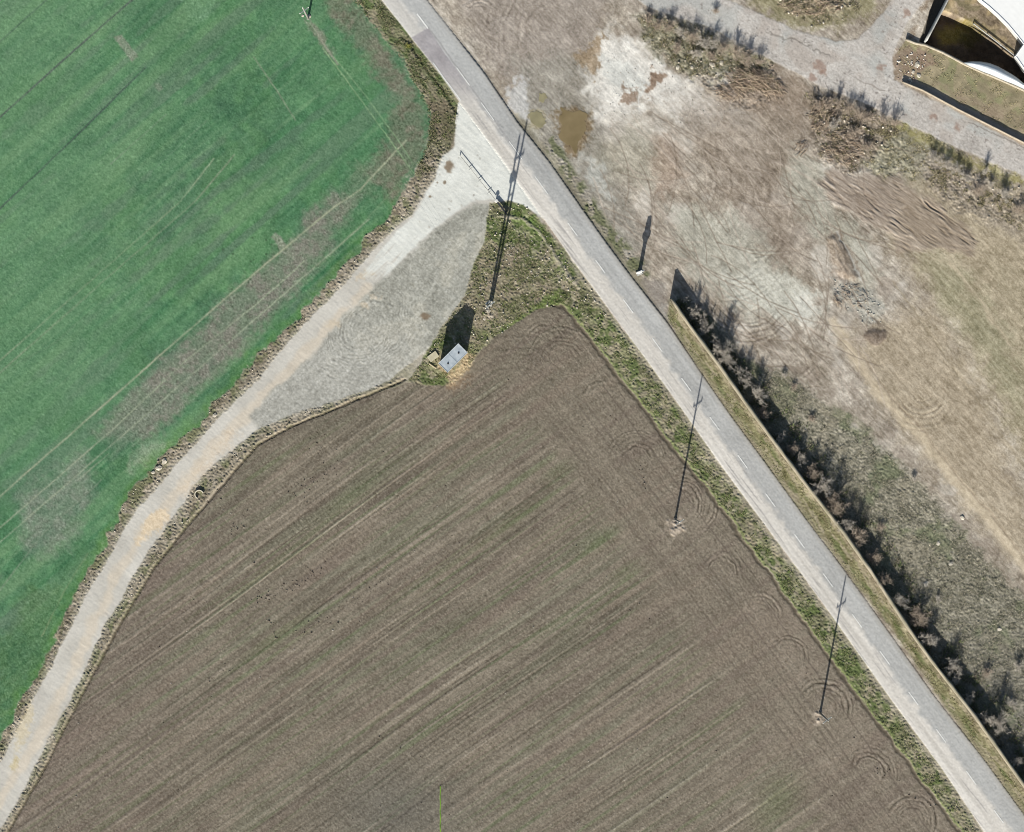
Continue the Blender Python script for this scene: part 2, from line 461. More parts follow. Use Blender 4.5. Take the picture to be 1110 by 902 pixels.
# ------------------------------------------------------------------ strips beside the main road
east_strip = (sdROAD < 0) & (sdROAD > -26)
d2, s2, a2 = ldist(ROAD_R, 40, .5)
near = sstep(22, 8, d2) * (sdROAD < 0) * sstep(60, 110, PY)
wallside = sstep(0, 1, (PX - 700) * .6 + (PY - 300) * .8)
green_e = [(722, 345), (727, 326), (740, 343), (816, 449), (868, 519), (945, 622), (1008, 715), (1108, 850), (1200, 978), (1200, 1010), (1065, 822), (959, 672), (871, 560), (791, 450)]
m = sstep(2, -2, sdf(green_e, 20, .6))
blend(m, shade((132, 128, 96), (9, 9, 8), FR2 + GR2 * .8))
blend(m * sstep(-.4, 1, noise(61, 14, 4, 54)) * .65, (96, 106, 66))
blend(m * sstep(.3, 1.3, noise(62, 16, 3, 54) + .5 * N3) * .8, (166, 156, 134))
blend(m * sstep(9, 2, dWALL) * .75, shade((170, 158, 136), (11, 11, 10), FR2 + GR2))
blend(m * sstep(10, 2, d2) * .7, (156, 146, 126))
Z += m * (noise(63, 2.2, band=True) * .025)
line([(560, 130), (598, 176), (635, 229), (686, 300), (712, 335)], 12, shade((122, 118, 98), (12, 12, 10), FR2), .6, 5, 1.0)
for (x0, y0), (x1, y1) in (((633, 232), (690, 300)), ((590, 160), (632, 226))):
    m = sstep(11, 3, ldist([(x0 + 8, y0 - 4), (x1 + 8, y1 - 4)], 20, 1)[0])
    blend(m * sstep(-.6, .8, noise(64, 9) + .4 * N3) * .75, (96, 102, 70))
    Z += m * noise(65, 2.4, band=True) * .04
patch([(697, 302), (720, 310), (724, 330), (722, 350), (714, 345), (700, 325)], (140, 132, 124), .8, 3, 1)
patch([(705, 326), (722, 330), (724, 352), (716, 344)], (160, 156, 150), .8, 2, .6)

# west verge, from the top of the picture to the junction
VW = [(318, -110), (360, -40), (382, 0), (407, 30), (433, 60), (455, 100), (466, 130), (466, 150), (452, 180), (470, 195), (484, 168), (494, 140), (498, 110), (474, 76), (446, 41), (414, 0), (330, -115)]
dV = sdf(VW, 20, .6)
m = sstep(2, -2, dV)
blend(m, shade((112, 114, 86), (13, 12, 11), FR2))
blend(m * sstep(-.2, 1.2, noise(66, 10)) * .8, (88, 106, 62))
blend(m * sstep(.2, 1.2, noise(67, 14, 4, 52)) * .6, (160, 148, 128))
line([(384, -2), (410, 32), (436, 62), (458, 100), (472, 128), (478, 150)], 5, (156, 146, 126), .75, 2.5, .9)
line([(436, 40), (448, 52), (466, 78), (486, 104), (494, 122)], 3, (70, 72, 52), .55, 1.5, .5, -.28)
patch([(452, 105), (492, 110), (490, 160), (470, 150)], (116, 104, 88), .7, 6, 2)
Z += m * (noise(68, 2.4, band=True) * .045)
# the triangle between lay-by, road and ploughland, and the strip down the west side of the road
VT = [(529, 232), (530, 219), (548, 217), (566, 221), (580, 231), (588, 240), (624, 288), (660, 337), (703, 395), (744, 452), (785, 511), (830, 572), (866, 620), (905, 674),
      (963, 756), (1019, 832), (1067, 904), (1150, 1020), (1115, 1005), (1041, 902), (1008, 858), (973, 810), (937, 764), (901, 714), (871, 672), (830, 616), (805, 583), (785, 552), (754, 514), (728, 483),
      (705, 450), (672, 409), (647, 376), (624, 345), (608, 332), (580, 336), (550, 356), (523, 378), (510, 398), (488, 418), (470, 418), (443, 414), (464, 378), (484, 346), (502, 322), (512, 291), (524, 262)]
dVT = sdf(VT, 20, .8)
m = sstep(1.5, -1.5, dVT)
blend(m, shade((128, 127, 98), (12, 12, 10), FR2 + GR2 * .7))
blend(m * sstep(-.5, .9, noise(71, 14) + .4 * N3) * .75, (88, 104, 58))
blend(m * sstep(.3, 1.1, noise(72, 8) + .3 * N3) * .7, (162, 150, 130))
blend(m * sstep(.9, 1.6, noise(73, 3)) * .6, (178, 168, 150))
# browner, stubbly middle of the triangle
patch([(514, 290), (535, 262), (560, 270), (590, 300), (600, 322), (560, 345), (530, 360), (505, 372), (500, 330)], (142, 130, 112), .6, 7, 2, grain=14)
patch([(555, 225), (580, 232), (600, 262), (570, 250), (552, 240)], (92, 114, 56), .75, 3, 1)
patch([(545, 358), (590, 325), (606, 318), (610, 330), (580, 338), (556, 356)], (96, 116, 58), .75, 3, 1)
bend, _, _ = ldist([(540, 234), (566, 237), (584, 250), (602, 278), (628, 312)], 12, .6)
blend(sstep(3, .6, bend) * .75, (168, 160, 144))
Z += sstep(2.4, .6, bend) * .12
d3, _, a3 = ldist(ROAD_L, 30, .5)
blend(m * sstep(9, 3, d3) * .85 * sstep(240, 300, PY), shade((158, 150, 134), (7, 7, 7), FR2))
blend(m * sstep(6, 14, d3) * sstep(.1, 1.1, noise(74, 16, 4, 54)) * .5 * sstep(380, 460, PY), (150, 140, 122))
Z += m * (noise(75, 2.4, band=True) * .045 + N6 * .03)

# ------------------------------------------------------------------ green crop
g = sstep(3.2, -3.2, dGREEN + GR2 * 1.0 + N3 * .6)
TA = -41.5
gs = noise(81, 150, 8, TA) * .7 + noise(82, 60, 3, TA) * .5 + noise(83, 220, 30, TA) * .6
gl = lines1d(400, TA, 2.2, noise(402, 160) * 2)
blend(g, shade((85, 127, 92), (6.5, 4.5, 4.5), gs * .85 + gl * .8))
blend(g * sstep(.1, 1.4, noise(406, 60) + .5 * N12) * .4, (92, 134, 88))
C += (g * (noise(84, 40) * 3.5 + FR2 * 4 + noise(403, 5) * 2.5))[..., None] * np.array([.9, 1.1, .7], np.float32)
blend(g * sstep(.2, 1.6, noise(85, 160, 14, TA)) * .6, (116, 150, 110))
blend(g * sstep(.4, 1.6, noise(86, 140, 9, TA) + .25 * N12) * .6, (98, 120, 102))
blend(g * sstep(.6, 1.8, noise(87, 45)) * .4, (74, 117, 80))
blend(g * sstep(240, 460, PX - PY * .5 + 120) * .3, (78, 123, 84))
blend(g * sstep(900, 350, PY) * sstep(260, 0, PX) * .5 * sstep(620, 420, PY), (106, 145, 107))
gp = sstep(.2, 1.0, FR2 * .5 + .5)


def gpatch(pts, col, k, soft, warp=2.5):
    d = sdf(pts, 30, warp)
    blend(g * sstep(soft, -soft * .6, d) * min(1, k * 1.15) * (.85 + .2 * np.tanh(FR2)), shade(col, (7, 7, 7), GR2 * .6 + GRAIN * .4 + gl * .4))


gpatch([(350, -20), (380, 0), (410, 40), (450, 100), (465, 140), (450, 180), (425, 215), (400, 190), (420, 150), (430, 110), (395, 60), (360, 20)], (120, 118, 102), .8, 10)
gpatch([(110, 470), (140, 430), (250, 322), (300, 278), (360, 212), (390, 210), (356, 266), (316, 318), (276, 362), (210, 428), (165, 470)], (128, 128, 116), .9, 13)
gpatch([(100, 470), (160, 420), (180, 440), (130, 490)], (112, 128, 108), .5, 10)
gpatch([(20, 540), (90, 490), (100, 530), (75, 590), (30, 600)], (128, 136, 122), .75, 14)
gpatch([(150, 480), (185, 478), (160, 505), (140, 510)], (150, 160, 138), .6, 7)
gpatch([(30, 640), (66, 640), (40, 730), (0, 780), (-20, 740)], (92, 122, 82), .5, 10)
gpatch([(380, 180), (425, 170), (400, 215), (365, 235)], (112, 122, 102), .5, 9)
gpatch([(124, 40), (132, 37), (150, 62), (143, 68)], (142, 146, 130), .9, 1.5, .5)
gpatch([(294, 256), (300, 252), (316, 272), (318, 280), (308, 274)], (140, 146, 128), .8, 2, .7)
gpatch([(168, 92), (173, 90), (177, 97), (172, 99)], (130, 140, 122), .7, 1.5, .5)
gpatch([(330, 22), (340, 22), (352, 40), (362, 58), (356, 58), (342, 42)], (132, 136, 118), .75, 3, 1.2)
gpatch([(200, 0), (235, 0), (220, 20), (205, 15)], (112, 150, 116), .6, 8)
rimg = sstep(-14, -2, dGREEN) * g * sstep(180, 260, PY)
blend(rimg * .55 * (.7 + .3 * np.tanh(N6)), (92, 134, 66))
tl = .88 + .25 * np.tanh(noise(88, 30))
for pts, w, col, k in [([(-60, 178), (0, 127), (70, 64), (143, 0), (200, -50)], 1.8, (96, 108, 100), .8), ([(-20, 245), (0, 226), (80, 150), (158, 73)], 1.7, (84, 104, 92), .8),
                       ([(-60, 442), (0, 391), (100, 303), (196, 218), (232, 172)], 1.5, (122, 142, 112), .75), ([(-60, 456), (0, 404), (112, 305), (212, 218), (254, 168)], 1.5, (118, 134, 108), .7),
                       ([(-30, 420), (60, 372), (140, 300), (240, 215)], 1.2, (100, 124, 100), .35), ([(0, 330), (60, 280), (120, 228)], 1.1, (108, 134, 108), .35),
                       ([(-60, 592), (0, 538), (100, 450), (200, 362), (280, 293), (360, 226), (390, 206), (440, 152)], 1.8, (150, 156, 130), .85),
                       ([(-60, 622), (0, 572), (125, 463), (200, 392), (280, 328), (330, 283)], 1.5, (142, 152, 128), .75), ([(-60, 640), (0, 588), (158, 450), (280, 343), (400, 238)], 1.5, (144, 154, 130), .7),
                       ([(0, 640), (45, 580), (110, 520)], 1.4, (124, 136, 116), .5), ([(45, 690), (70, 640), (95, 600)], 1.2, (124, 136, 100), .5), ([(85, 520), (118, 492)], 1.2, (150, 158, 134), .6),
                       ([(120, 178), (180, 124)], 1.2, (120, 136, 116), .5), ([(0, 45), (50, 0)], 1.5, (86, 108, 94), .55), ([(160, 190), (225, 130)], 1, (110, 136, 110), .35),
                       ([(275, 62), (300, 98), (320, 130)], 1.6, (128, 138, 116), .5), ([(350, 52), (385, 100), (420, 148), (450, 190)], 1.2, (132, 158, 118), .65),
                       ([(362, 62), (395, 102), (430, 150), (448, 178)], 1.2, (126, 154, 116), .6), ([(335, 20), (350, 46), (366, 70)], 2, (140, 142, 124), .6),
                       ([(405, 200), (385, 172)], 1.2, (120, 140, 110), .5), ([(345, 290), (400, 235), (440, 190)], 1.2, (118, 140, 106), .45)]:
    line(pts, w * 1.05, np.array(col) + 10 * np.sign(np.array(col).mean() - 108), min(1, k * 1.25), .65, .12, -.01, tl * g)
Z += g * (noise(89, 3, 1.5, TA) * .004 + GR2 * .004)
C += (g * (GR2 * .4 + GRAIN * .55))[..., None] * np.array([9.5, 9.5, 8.8], np.float32)
for i in range(46):
    x, y = rnd.uniform(240, 310), rnd.uniform(255, 345)
    blend(sstep(1.6, .4, np.hypot(PX - x, PY - y)) * g * .6 * (rnd.random() < .5), (52, 70, 50))

# ------------------------------------------------------------------ ploughed field
s = inm(dSOIL, 1.2)
FA = -35.0
bend_f = noise(90, 160) * 3
head = sstep(-16, 16, (PX - 612) * .805 - (PY - 512) * .593 + N12 * 2.5 - 4)     # headland ploughed along the road
top = sstep(470, 400, PY + (PX - 480) * .35 + N12 * 3) * sstep(420, 500, PX)
fl = noise(91, 120, 2.0, FA, True) * .75 + noise(92, 60, 1.3, FA, True) * .5 + noise(93, 260, 4, FA, True) * .6
fh = noise(94, 120, 1.8, 53.5, True) * .7 + noise(95, 50, 1.3, 53.5, True) * .45 + noise(96, 40, 1.5, FA, True) * .35
bd = noise(404, 260) * 2 + sstep(300, 60, PX) * sstep(640, 900, PY) * -10
la_ = lines1d(410, FA, 1.15, bd, 220) * 1.35 + lines1d(412, FA, 2.4, bd, 260) * .5 + lines1d(414, FA, 9, bd, 300) * .2
lh_ = lines1d(416, 53.6, 1.3, noise(405, 200) * 2, 70) * .8 + lines1d(418, 53.6, 3, noise(405, 200) * 2) * .4
fw = (fl * .35 + la_ * 1.1) * (1 - head) + (fh * .35 + lh_ * .75 + la_ * .35) * head
soil = shade((127, 118, 104), (8.2, 7.8, 7.3), fw * .9 + .35 * FR)
blend(s, soil)
blend(s * sstep(.1, 1.5, noise(97, 170, 12, FA) * .7 + noise(98, 60, 3, FA) * .6) * .42 * (1 - head * .8), shade((113, 114, 95), (5, 5, 5), fw))
blend(s * sstep(.5, 1.6, noise(99, 130, 3, FA) * .7 + lines1d(420, FA, 2.4, bd, 120) * .6) * .5 * (1 - head) * sstep(420, 520, PY), (103, 114, 82))
blend(s * sstep(.5, 1.7, noise(100, 120, 10, FA)) * .4, (140, 126, 112))
blend(s * sstep(.5, 1.7, noise(102, 90, 9, FA)) * .35, (110, 97, 88))
blend(s * sstep(260, 100, PX - (PY - 700) * -.2) * .3, (116, 102, 95))
blend(s * np.exp(-(((PX - 430) / 75) ** 2 + ((PY - 880) / 50) ** 2)) * .5, (100, 99, 92))
blend(s * np.exp(-(((PX - 350) / 60) ** 2 + ((PY - 450) / 26) ** 2)) * .35, (104, 100, 86))
blend(s * sstep(620, 900, PX) * .25, (140, 128, 115))
for x, y, a, b in ((605, 512, 18, 8), (650, 585, 22, 9), (680, 622, 16, 8), (842, 858, 26, 14), (840, 880, 30, 12), (560, 560, 40, 6), (380, 540, 36, 8), (300, 690, 40, 9)):
    ca, sa = math.cos(math.radians(FA)), math.sin(math.radians(FA))
    u = (PX - x) * ca + (PY - y) * sa
    v = -(PX - x) * sa + (PY - y) * ca
    blend(s * np.exp(-((u / a) ** 2 + (v / b) ** 2)) * .5 * (.7 + .3 * np.tanh(fl)), (98, 110, 76))
Z += s * (fw * .009 + GR2 * .006 + noise(103, 2.4, band=True) * .006)
C += (s * (GR2 * .38 + GRAIN * .62))[..., None] * np.array([13, 12.8, 12.3], np.float32)
for x, y, r0, r1, a0, a1, per, kk in ((690, 500, 14, 34, 190, 370, 4.2, .8), (738, 545, 10, 44, 250, 420, 4.6, .9), (783, 622, 14, 27, 190, 380, 4.5, 1.3), (822, 668, 12, 26, 200, 380, 4.5, 1.0), (610, 395, 16, 42, 180, 350, 5, .7),
                                      (892, 768, 12, 34, 200, 400, 4.6, 1.0), (942, 838, 14, 30, 190, 400, 4.4, 1.3), (988, 890, 12, 30, 190, 400, 4.4, 1.3), (655, 440, 12, 28, 190, 360, 4.6, .7), (560, 460, 60, 100, 230, 330, 7, .3), (590, 372, 10, 36, 200, 350, 4.8, .55), (708, 470, 10, 24, 200, 380, 4.6, .6), (855, 712, 10, 24, 200, 390, 4.5, .8)):
    arcs(x, y, r0, r1, a0, a1, per, (36, 34, 32), .022, kk, r0)
for off, k in ((0, .6), (9, .5), (26, .45), (34, .4), (60, .4), (68, .35), (96, .35)):      # wheel lines of the headland
    ox, oy = -.805 * off, .593 * off
    line([(655 + ox, 420 + oy), (760 + ox, 560 + oy), (870 + ox, 708 + oy), (1010 + ox, 905 + oy)], 1.3, (146, 135, 122) if off % 2 else (98, 88, 79), k, .6, .15, -.01 if off % 2 == 0 else .01)
for y0 in (560, 600, 640):
    line([(0 + y0 * 0 + 100, y0 + 250), (330, y0 + 80), (620, y0 - 110)], 1.3, (138, 126, 112), .22, .6, .5)
for k, o in enumerate((0, 7, 13)):
    line([(20 + o, 915), (60 + o, 838), (100 + o, 760), (140 + o, 690), (190 + o, 615)], 1.2, (140, 128, 116), .4, .6, .4, -.02)
rims = sstep(-6, -1, dSOIL) * s
blend(rims * .3 * sstep(450, 560, PX), (94, 86, 74))
# field edge along the road: dark furrow then a bright green balk
FE = [(600, 330), (612, 334), (624, 345), (647, 376), (672, 409), (705, 450), (728, 483), (754, 514), (785, 552), (805, 583), (830, 616), (871, 672), (901, 714), (937, 764), (973, 810), (1008, 858), (1041, 902), (1110, 1000)]
line([(x - 1.5, y + 1.2) for x, y in FE], 2.6, (88, 80, 66), .7, .9, .7, -.12)
line([(x + 1.6, y - 1.3) for x, y in FE], 2.2, (138, 146, 98), .8, .9, .8, .06)
# west bank of the ploughland: two dark trenches
WB = [(-60, 1040), (-20, 960), (10, 902), (31, 866), (51, 830), (74, 784), (94, 746), (112, 713), (134, 672), (148, 649), (168, 616), (194, 583), (222, 550), (255, 511), (280, 483), (318, 462), (356, 447), (407, 426), (440, 412)]

# ------------------------------------------------------------------ banks of the dirt track
bk = sstep(1.5, -1.5, dTRK - 20) * sstep(-1.2, 1.2, dTRK) * sstep(-1.2, 1.2, dSOIL) * sstep(-1.2, 1.2, dGREEN) * sstep(520, 470, PX) * sstep(140, 180, PY)
bk = bk * (1 - sstep(400, 470, PX) * sstep(300, 380, PY))
blend(bk, shade((146, 136, 118), (13, 12, 11), FR2 + GR2 * .6))
blend(bk * sstep(-.3, .9, noise(115, 20)) * .5, (164, 156, 140))
blend(bk * sstep(.3, 1.2, noise(111, 3)) * .7, (178, 168, 152))
blend(bk * sstep(.4, 1.3, noise(112, 4)) * .5, (98, 92, 76))
blend(bk * sstep(-.2, 1.1, noise(113, 12) + .4 * N3) * .75, (108, 112, 80))
blend(bk * sstep(8, 1, dTRK) * .6, shade((172, 166, 152), (10, 10, 10), GR2 + FR2))
dWB, _, _ = ldist(WB, 20, .25)
Z += bk * (noise(114, 2.6, band=True) * .05 + .05)
line([(x - 0.5, y - .5) for x, y in WB], 2.0, (84, 76, 62), .8, .7, .25, -.22)
line([(x - 3.4, y - 2.0) for x, y in WB], 2.6, (172, 160, 138), .8, .9, .3, .08)

# ------------------------------------------------------------------ dirt track, lay-by and junction
t = inm(dTRK, 1.3)
blend(t, shade((203, 199, 190), (5, 5, 5), FR))
TC = [(-60, 960), (10, 850), (48, 790), (72, 742), (92, 700), (110, 660), (135, 610), (152, 582), (180, 548), (210, 508), (245, 470), (290, 425), (330, 385), (365, 345), (400, 312)]
dtc, _, atc = ldist(TC, 40, .5)
blend(t * sstep(9, 2, dtc + N12 * 1.5) * .75, shade((213, 201, 183), (4, 4, 4), FR2))
patch([(152, 572), (165, 556), (178, 552), (182, 562), (172, 576), (160, 584), (150, 590)], (226, 206, 176), .85, 2.5, 1.0)
patch([(190, 530), (215, 505), (250, 468), (258, 470), (225, 510), (200, 538)], (222, 204, 180), .6, 5, 1.4)
patch([(15, 790), (28, 775), (34, 760), (30, 790), (18, 825)], (214, 198, 164), .6, 3, 1.2)
patch([(10, 830), (20, 818), (22, 828), (14, 836)], (206, 190, 150), .7, 2, 1)
apron = [(418, 300), (460, 262), (486, 238), (512, 222), (531, 222), (528, 250), (514, 292), (503, 322), (484, 347), (464, 379), (443, 395), (423, 412), (382, 430), (318, 449), (282, 464), (270, 452), (300, 420), (340, 385), (370, 345)]
ap = sstep(3.5, -3.5, sdf(apron, 30, 1.0)) * t
blend(ap, shade((167, 166, 156), (6, 6, 6), FR))
blend(ap * sstep(.3, 1.6, FR + .4 * N12) * .5, (184, 180, 166))
lower = ap * sstep(340, 430, PY + (470 - PX) * .25)
blend(lower * .5, (186, 184, 177))
for x, y, r in ((362, 352, 6), (395, 330, 5), (407, 322, 4), (392, 300, 5), (402, 296, 4)):
    blend(sstep(r + 3, r - 3, np.hypot((PX - x), (PY - y) * 1.3) + N3 * 1.6) * .7 * t, (208, 194, 172))
sw = np.zeros_like(Z)
arcs(400, 352, 6, 78, 0, 359.9, 5.0, (6, 6, 6), .05, .0001, 1)
cxs, cys = 398, 352
ang = math.radians(-46)
u = (PX - cxs) * math.cos(ang) + (PY - cys) * math.sin(ang) + N40 * 2.0 + WX * .8
v = (-(PX - cxs) * math.sin(ang) + (PY - cys) * math.cos(ang)) * 1.35 + N40 * 2.5 + WY * .9
rr = np.hypot(u, v)
ring = np.sin(2 * np.pi * (rr / 4.3 + .5 * np.sin(rr * .13) + .12 * N12)) * np.clip(.65 + .5 * noise(121, 9), 0, 1.4)
rmask = ap * sstep(82, 60, rr) * sstep(4, 16, rr) * sstep(300, 340, PY)
Z += rmask * ring * .014
C += (rmask * ring)[..., None] * np.array([13, 13, 13], np.float32)
C += (ap * (noise(124, 3) * .7 + GR2 * .8 + GRAIN * .6))[..., None] * np.array([7, 7, 7], np.float32)
C += (ap * noise(122, 12, 1.5, -48))[..., None] * np.array([4, 4, 4], np.float32)
# white worn surface of the mouth
white = [(498, 108), (560, 190), (590, 238), (580, 231), (566, 222), (550, 217), (531, 215), (510, 219), (486, 236), (458, 260), (432, 286), (415, 305), (398, 316), (392, 300), (420, 262), (450, 232), (470, 196), (482, 169), (492, 158), (494, 138)]
wd = sdf(white, 30, .5)
wm = sstep(1.5, -1.5, wd) * np.maximum(t, inm(sdf(white, 30), 1))
frag = sstep(-1.2, .6, noise(123, 16, 2.2, -46) + sstep(285, 235, PY) * 4 + .6 - sstep(270, 315, PY) * 2.0)
blend(wm * frag, shade((223, 224, 217), (3.5, 3.5, 3.5), FR2))
blend(sstep(8, 1, ldist([(592, 236), (540, 160), (505, 112)], 12, .6)[0]) * wm * .35, (198, 196, 190))
for i in range(90):
    x, y = rnd.uniform(445, 530), rnd.uniform(165, 262)
    if rnd.random() < .55:
        blend(sstep(1.5, .3, np.hypot(PX - x, PY - y) + N3 * .4) * wm * .5, (160, 154, 144))
for x, y, a, b in ((487, 180, 4.5, 7), (482, 198, 2, 2), (466, 213, 1.8, 1.5), (461, 343, 5, 4), (474, 198, 1, 1)):
    blend(sstep(1.3, .6, np.hypot((PX - x) / a, (PY - y) / b) + N3 * .12) * .8, (122, 104, 84))
line([(497, 112), (496, 122), (494, 134)], 1.4, (232, 232, 228), .8, .6)
Z += t * (GR2 * .004 + .03)
Z += t * sstep(8, 0, np.abs(dtc - 6)) * -.01

# ------------------------------------------------------------------ main road
r = inm(dROAD, .9)
wl = -sdROAD        # east positive; road is sdROAD>0
lane = sdROAD       # 0 at the right edge, about 47 at the left edge
blend(r, shade((181, 181, 179), (3, 3, 3), FR))
lu = noise(131, 160, 4, 53.5)
blend(r * sstep(19, 26, lane + N6 * 1.2) * .85, shade((221, 215, 206), (4, 4, 4), lu))
blend(r * sstep(30, 38, lane + N6) * (.4 + .25 * np.tanh(lu)), (226, 221, 213))
C += (r * (lu * 2.2 + noise(132, 60, 1.6, 53.5) * 2.6 + GR2 * 2))[..., None]
blend(r * sstep(.9, 1.9, noise(133, 34, 1.6, 53.5)) * sstep(14, 30, lane) * .75, (172, 168, 164))
blend(r * sstep(.6, 1.8, noise(134, 50, 3, 53.5)) * sstep(22, 10, lane) * .4, (172, 173, 172))
blend(r * sstep(6, 1, lane) * .5, (168, 164, 156))
blend(r * sstep(160, 60, PY) * .3, (196, 197, 196))
PATCHR = [(446, 41), (464, 30), (480, 55), (502, 85), (528, 122), (516, 124), (498, 105), (474, 76)]
pd = sdf(PATCHR, 12)
blend(sstep(.6, -.6, pd) * sstep(125, 60, PY) * .85, shade((162, 157, 160), (4, 4, 4), FR2))
blend(sstep(1.5, .4, ldist([(465, 30), (482, 54), (505, 86), (530, 122), (560, 164)], 8, .3)[0]) * .5, (150, 148, 148))
Z = np.where(dROAD < 0.4, .1 + GR2 * .006, Z)
edge_r = sstep(3.2, .6, np.abs(sdROAD + 1.6)) * sstep(30, 70, PY) * sstep(430, 330, PY)
blend(edge_r * .3, (96, 92, 84))  # shade below the raised road edge, painted as a dark line
Z -= edge_r * .05 * (dROAD > .6)
# disturbed pale soil round the pole feet
for x, y, r0 in ((733, 572, 11), (888, 778, 8), (530, 342, 7), (733, 566, 5)):
    d = np.hypot(PX - x, (PY - y) * 1.1) + N3 * 1.6 + N6 * 1.5
    blend(sstep(r0 + 3, r0 - 6, d) * .65, shade((196, 182, 166), (8, 8, 8), GR2))
    Z += sstep(r0, r0 - 6, d) * np.clip(.08 + noise(141, 2.4) * .07, 0, .3)
patch([(470, 396), (482, 408), (490, 420), (512, 402), (514, 388), (505, 384), (488, 408), (476, 394)], (190, 170, 138), .9, 2, .8, grain=9)
patch([(464, 386), (476, 378), (482, 386), (470, 398)], (160, 146, 118), .6, 2, .6)
patch([(484, 420), (512, 400), (520, 404), (492, 426)], (150, 126, 102), .6, 3, .8)
C += (GR2 * .9 + GRAIN * .6)[..., None] * np.array([2.2, 2.2, 2.1], np.float32)

C = np.clip(C, 8, 252)
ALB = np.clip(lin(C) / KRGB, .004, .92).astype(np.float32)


# ------------------------------------------------------------------ materials
def new_mat(name):
    m = bpy.data.materials.new(name)
    m.use_nodes = True
    return m, m.node_tree, m.node_tree.nodes["Principled BSDF"]


def ground_mat(name, scale=5.0, amount=.22, rough=.95, bump=.25, spec=.15):
    m, t, b = new_mat(name)
    at = t.nodes.new("ShaderNodeAttribute"); at.attribute_name = "Col"
    tc = t.nodes.new("ShaderNodeTexCoord")
    n1 = t.nodes.new("ShaderNodeTexNoise"); n1.inputs["Scale"].default_value = scale; n1.inputs["Detail"].default_value = 6; n1.inputs["Roughness"].default_value = .65
    mr = t.nodes.new("ShaderNodeMapRange"); mr.inputs[1].default_value = .25; mr.inputs[2].default_value = .75
    mr.inputs[3].default_value = 1 - amount; mr.inputs[4].default_value = 1 + amount
    mx = t.nodes.new("ShaderNodeVectorMath"); mx.operation = 'SCALE'
    t.links.new(tc.outputs["Object"], n1.inputs["Vector"])
    t.links.new(n1.outputs[0], mr.inputs[0])
    t.links.new(at.outputs["Color"], mx.inputs[0]); t.links.new(mr.outputs[0], mx.inputs["Scale"])
    t.links.new(mx.outputs[0], b.inputs["Base Color"])
    bp = t.nodes.new("ShaderNodeBump"); bp.inputs["Strength"].default_value = bump; bp.inputs["Distance"].default_value = .02
    t.links.new(n1.outputs[0], bp.inputs["Height"]); t.links.new(bp.outputs[0], b.inputs["Normal"])
    b.inputs["Roughness"].default_value = rough
    b.inputs["Specular IOR Level"].default_value = spec
    return m


def vary_mat(name, col, amount=.18, scale=3.0, rough=.85, metal=0.0, spec=.2, bump=.15, attr=False, col2=None):
    """plain procedural material: noise-mottled colour (sRGB photo colour) with bump"""
    m, t, b = new_mat(name)
    tc = t.nodes.new("ShaderNodeTexCoord")
    n1 = t.nodes.new("ShaderNodeTexNoise"); n1.inputs["Scale"].default_value = scale; n1.inputs["Detail"].default_value = 5
    t.links.new(tc.outputs["Object"], n1.inputs["Vector"])
    c = alb(col)
    if attr:
        at = t.nodes.new("ShaderNodeAttribute"); at.attribute_name = "Col"
        mr = t.nodes.new("ShaderNodeMapRange"); mr.inputs[1].default_value = .25; mr.inputs[2].default_value = .75
        mr.inputs[3].default_value = 1 - amount; mr.inputs[4].default_value = 1 + amount
        mx = t.nodes.new("ShaderNodeVectorMath"); mx.operation = 'SCALE'
        t.links.new(n1.outputs[0], mr.inputs[0]); t.links.new(at.outputs["Color"], mx.inputs[0]); t.links.new(mr.outputs[0], mx.inputs["Scale"])
        t.links.new(mx.outputs[0], b.inputs["Base Color"])
    else:
        cr = t.nodes.new("ShaderNodeValToRGB")
        c2 = alb(col2) if col2 is not None else np.clip(c * (1 + amount), 0, .95)
        c1 = c if col2 is not None else c * (1 - amount)
        cr.color_ramp.elements[0].position = .3; cr.color_ramp.elements[0].color = (*[float(v) for v in c1], 1)
        cr.color_ramp.elements[1].position = .7; cr.color_ramp.elements[1].color = (*[float(v) for v in c2], 1)
        t.links.new(n1.outputs[0], cr.inputs[0]); t.links.new(cr.outputs[0], b.inputs["Base Color"])
    if bump:
        bp = t.nodes.new("ShaderNodeBump"); bp.inputs["Strength"].default_value = bump; bp.inputs["Distance"].default_value = .03
        t.links.new(n1.outputs[0], bp.inputs["Height"]); t.links.new(bp.outputs[0], b.inputs["Normal"])
    b.inputs["Roughness"].default_value = rough
    b.inputs["Metallic"].default_value = metal
    b.inputs["Specular IOR Level"].default_value = spec
    return m


# ------------------------------------------------------------------ objects from arrays
def mesh_from(name, verts, quads=None, tris=None, mat=None, cols=None, smooth=False):
    me = bpy.data.meshes.new(name)
    verts = np.asarray(verts, np.float32)
    parts = []
    if quads is not None and len(quads):
        parts.append((np.asarray(quads, np.int32), 4))
    if tris is not None and len(tris):
        parts.append((np.asarray(tris, np.int32), 3))
    loops = np.concatenate([q.ravel() for q, _ in parts])
    tot = np.concatenate([np.full(len(q), k, np.int32) for q, k in parts])
    start = np.concatenate([[0], np.cumsum(tot)[:-1]]).astype(np.int32)
    me.vertices.add(len(verts)); me.vertices.foreach_set("co", verts.ravel())
    me.loops.add(len(loops)); me.loops.foreach_set("vertex_index", loops)
    me.polygons.add(len(tot)); me.polygons.foreach_set("loop_start", start); me.polygons.foreach_set("loop_total", tot)
    if smooth:
        me.polygons.foreach_set("use_smooth", np.ones(len(tot), bool))
    me.update(calc_edges=True)
    me.validate()
    if cols is not None:
        a = me.color_attributes.new("Col", 'FLOAT_COLOR', 'POINT')
        rgba = np.ones((len(verts), 4), np.float32); rgba[:, :3] = cols
        a.data.foreach_set("color", rgba.ravel())
    if mat:
        me.materials.append(mat)
    return me


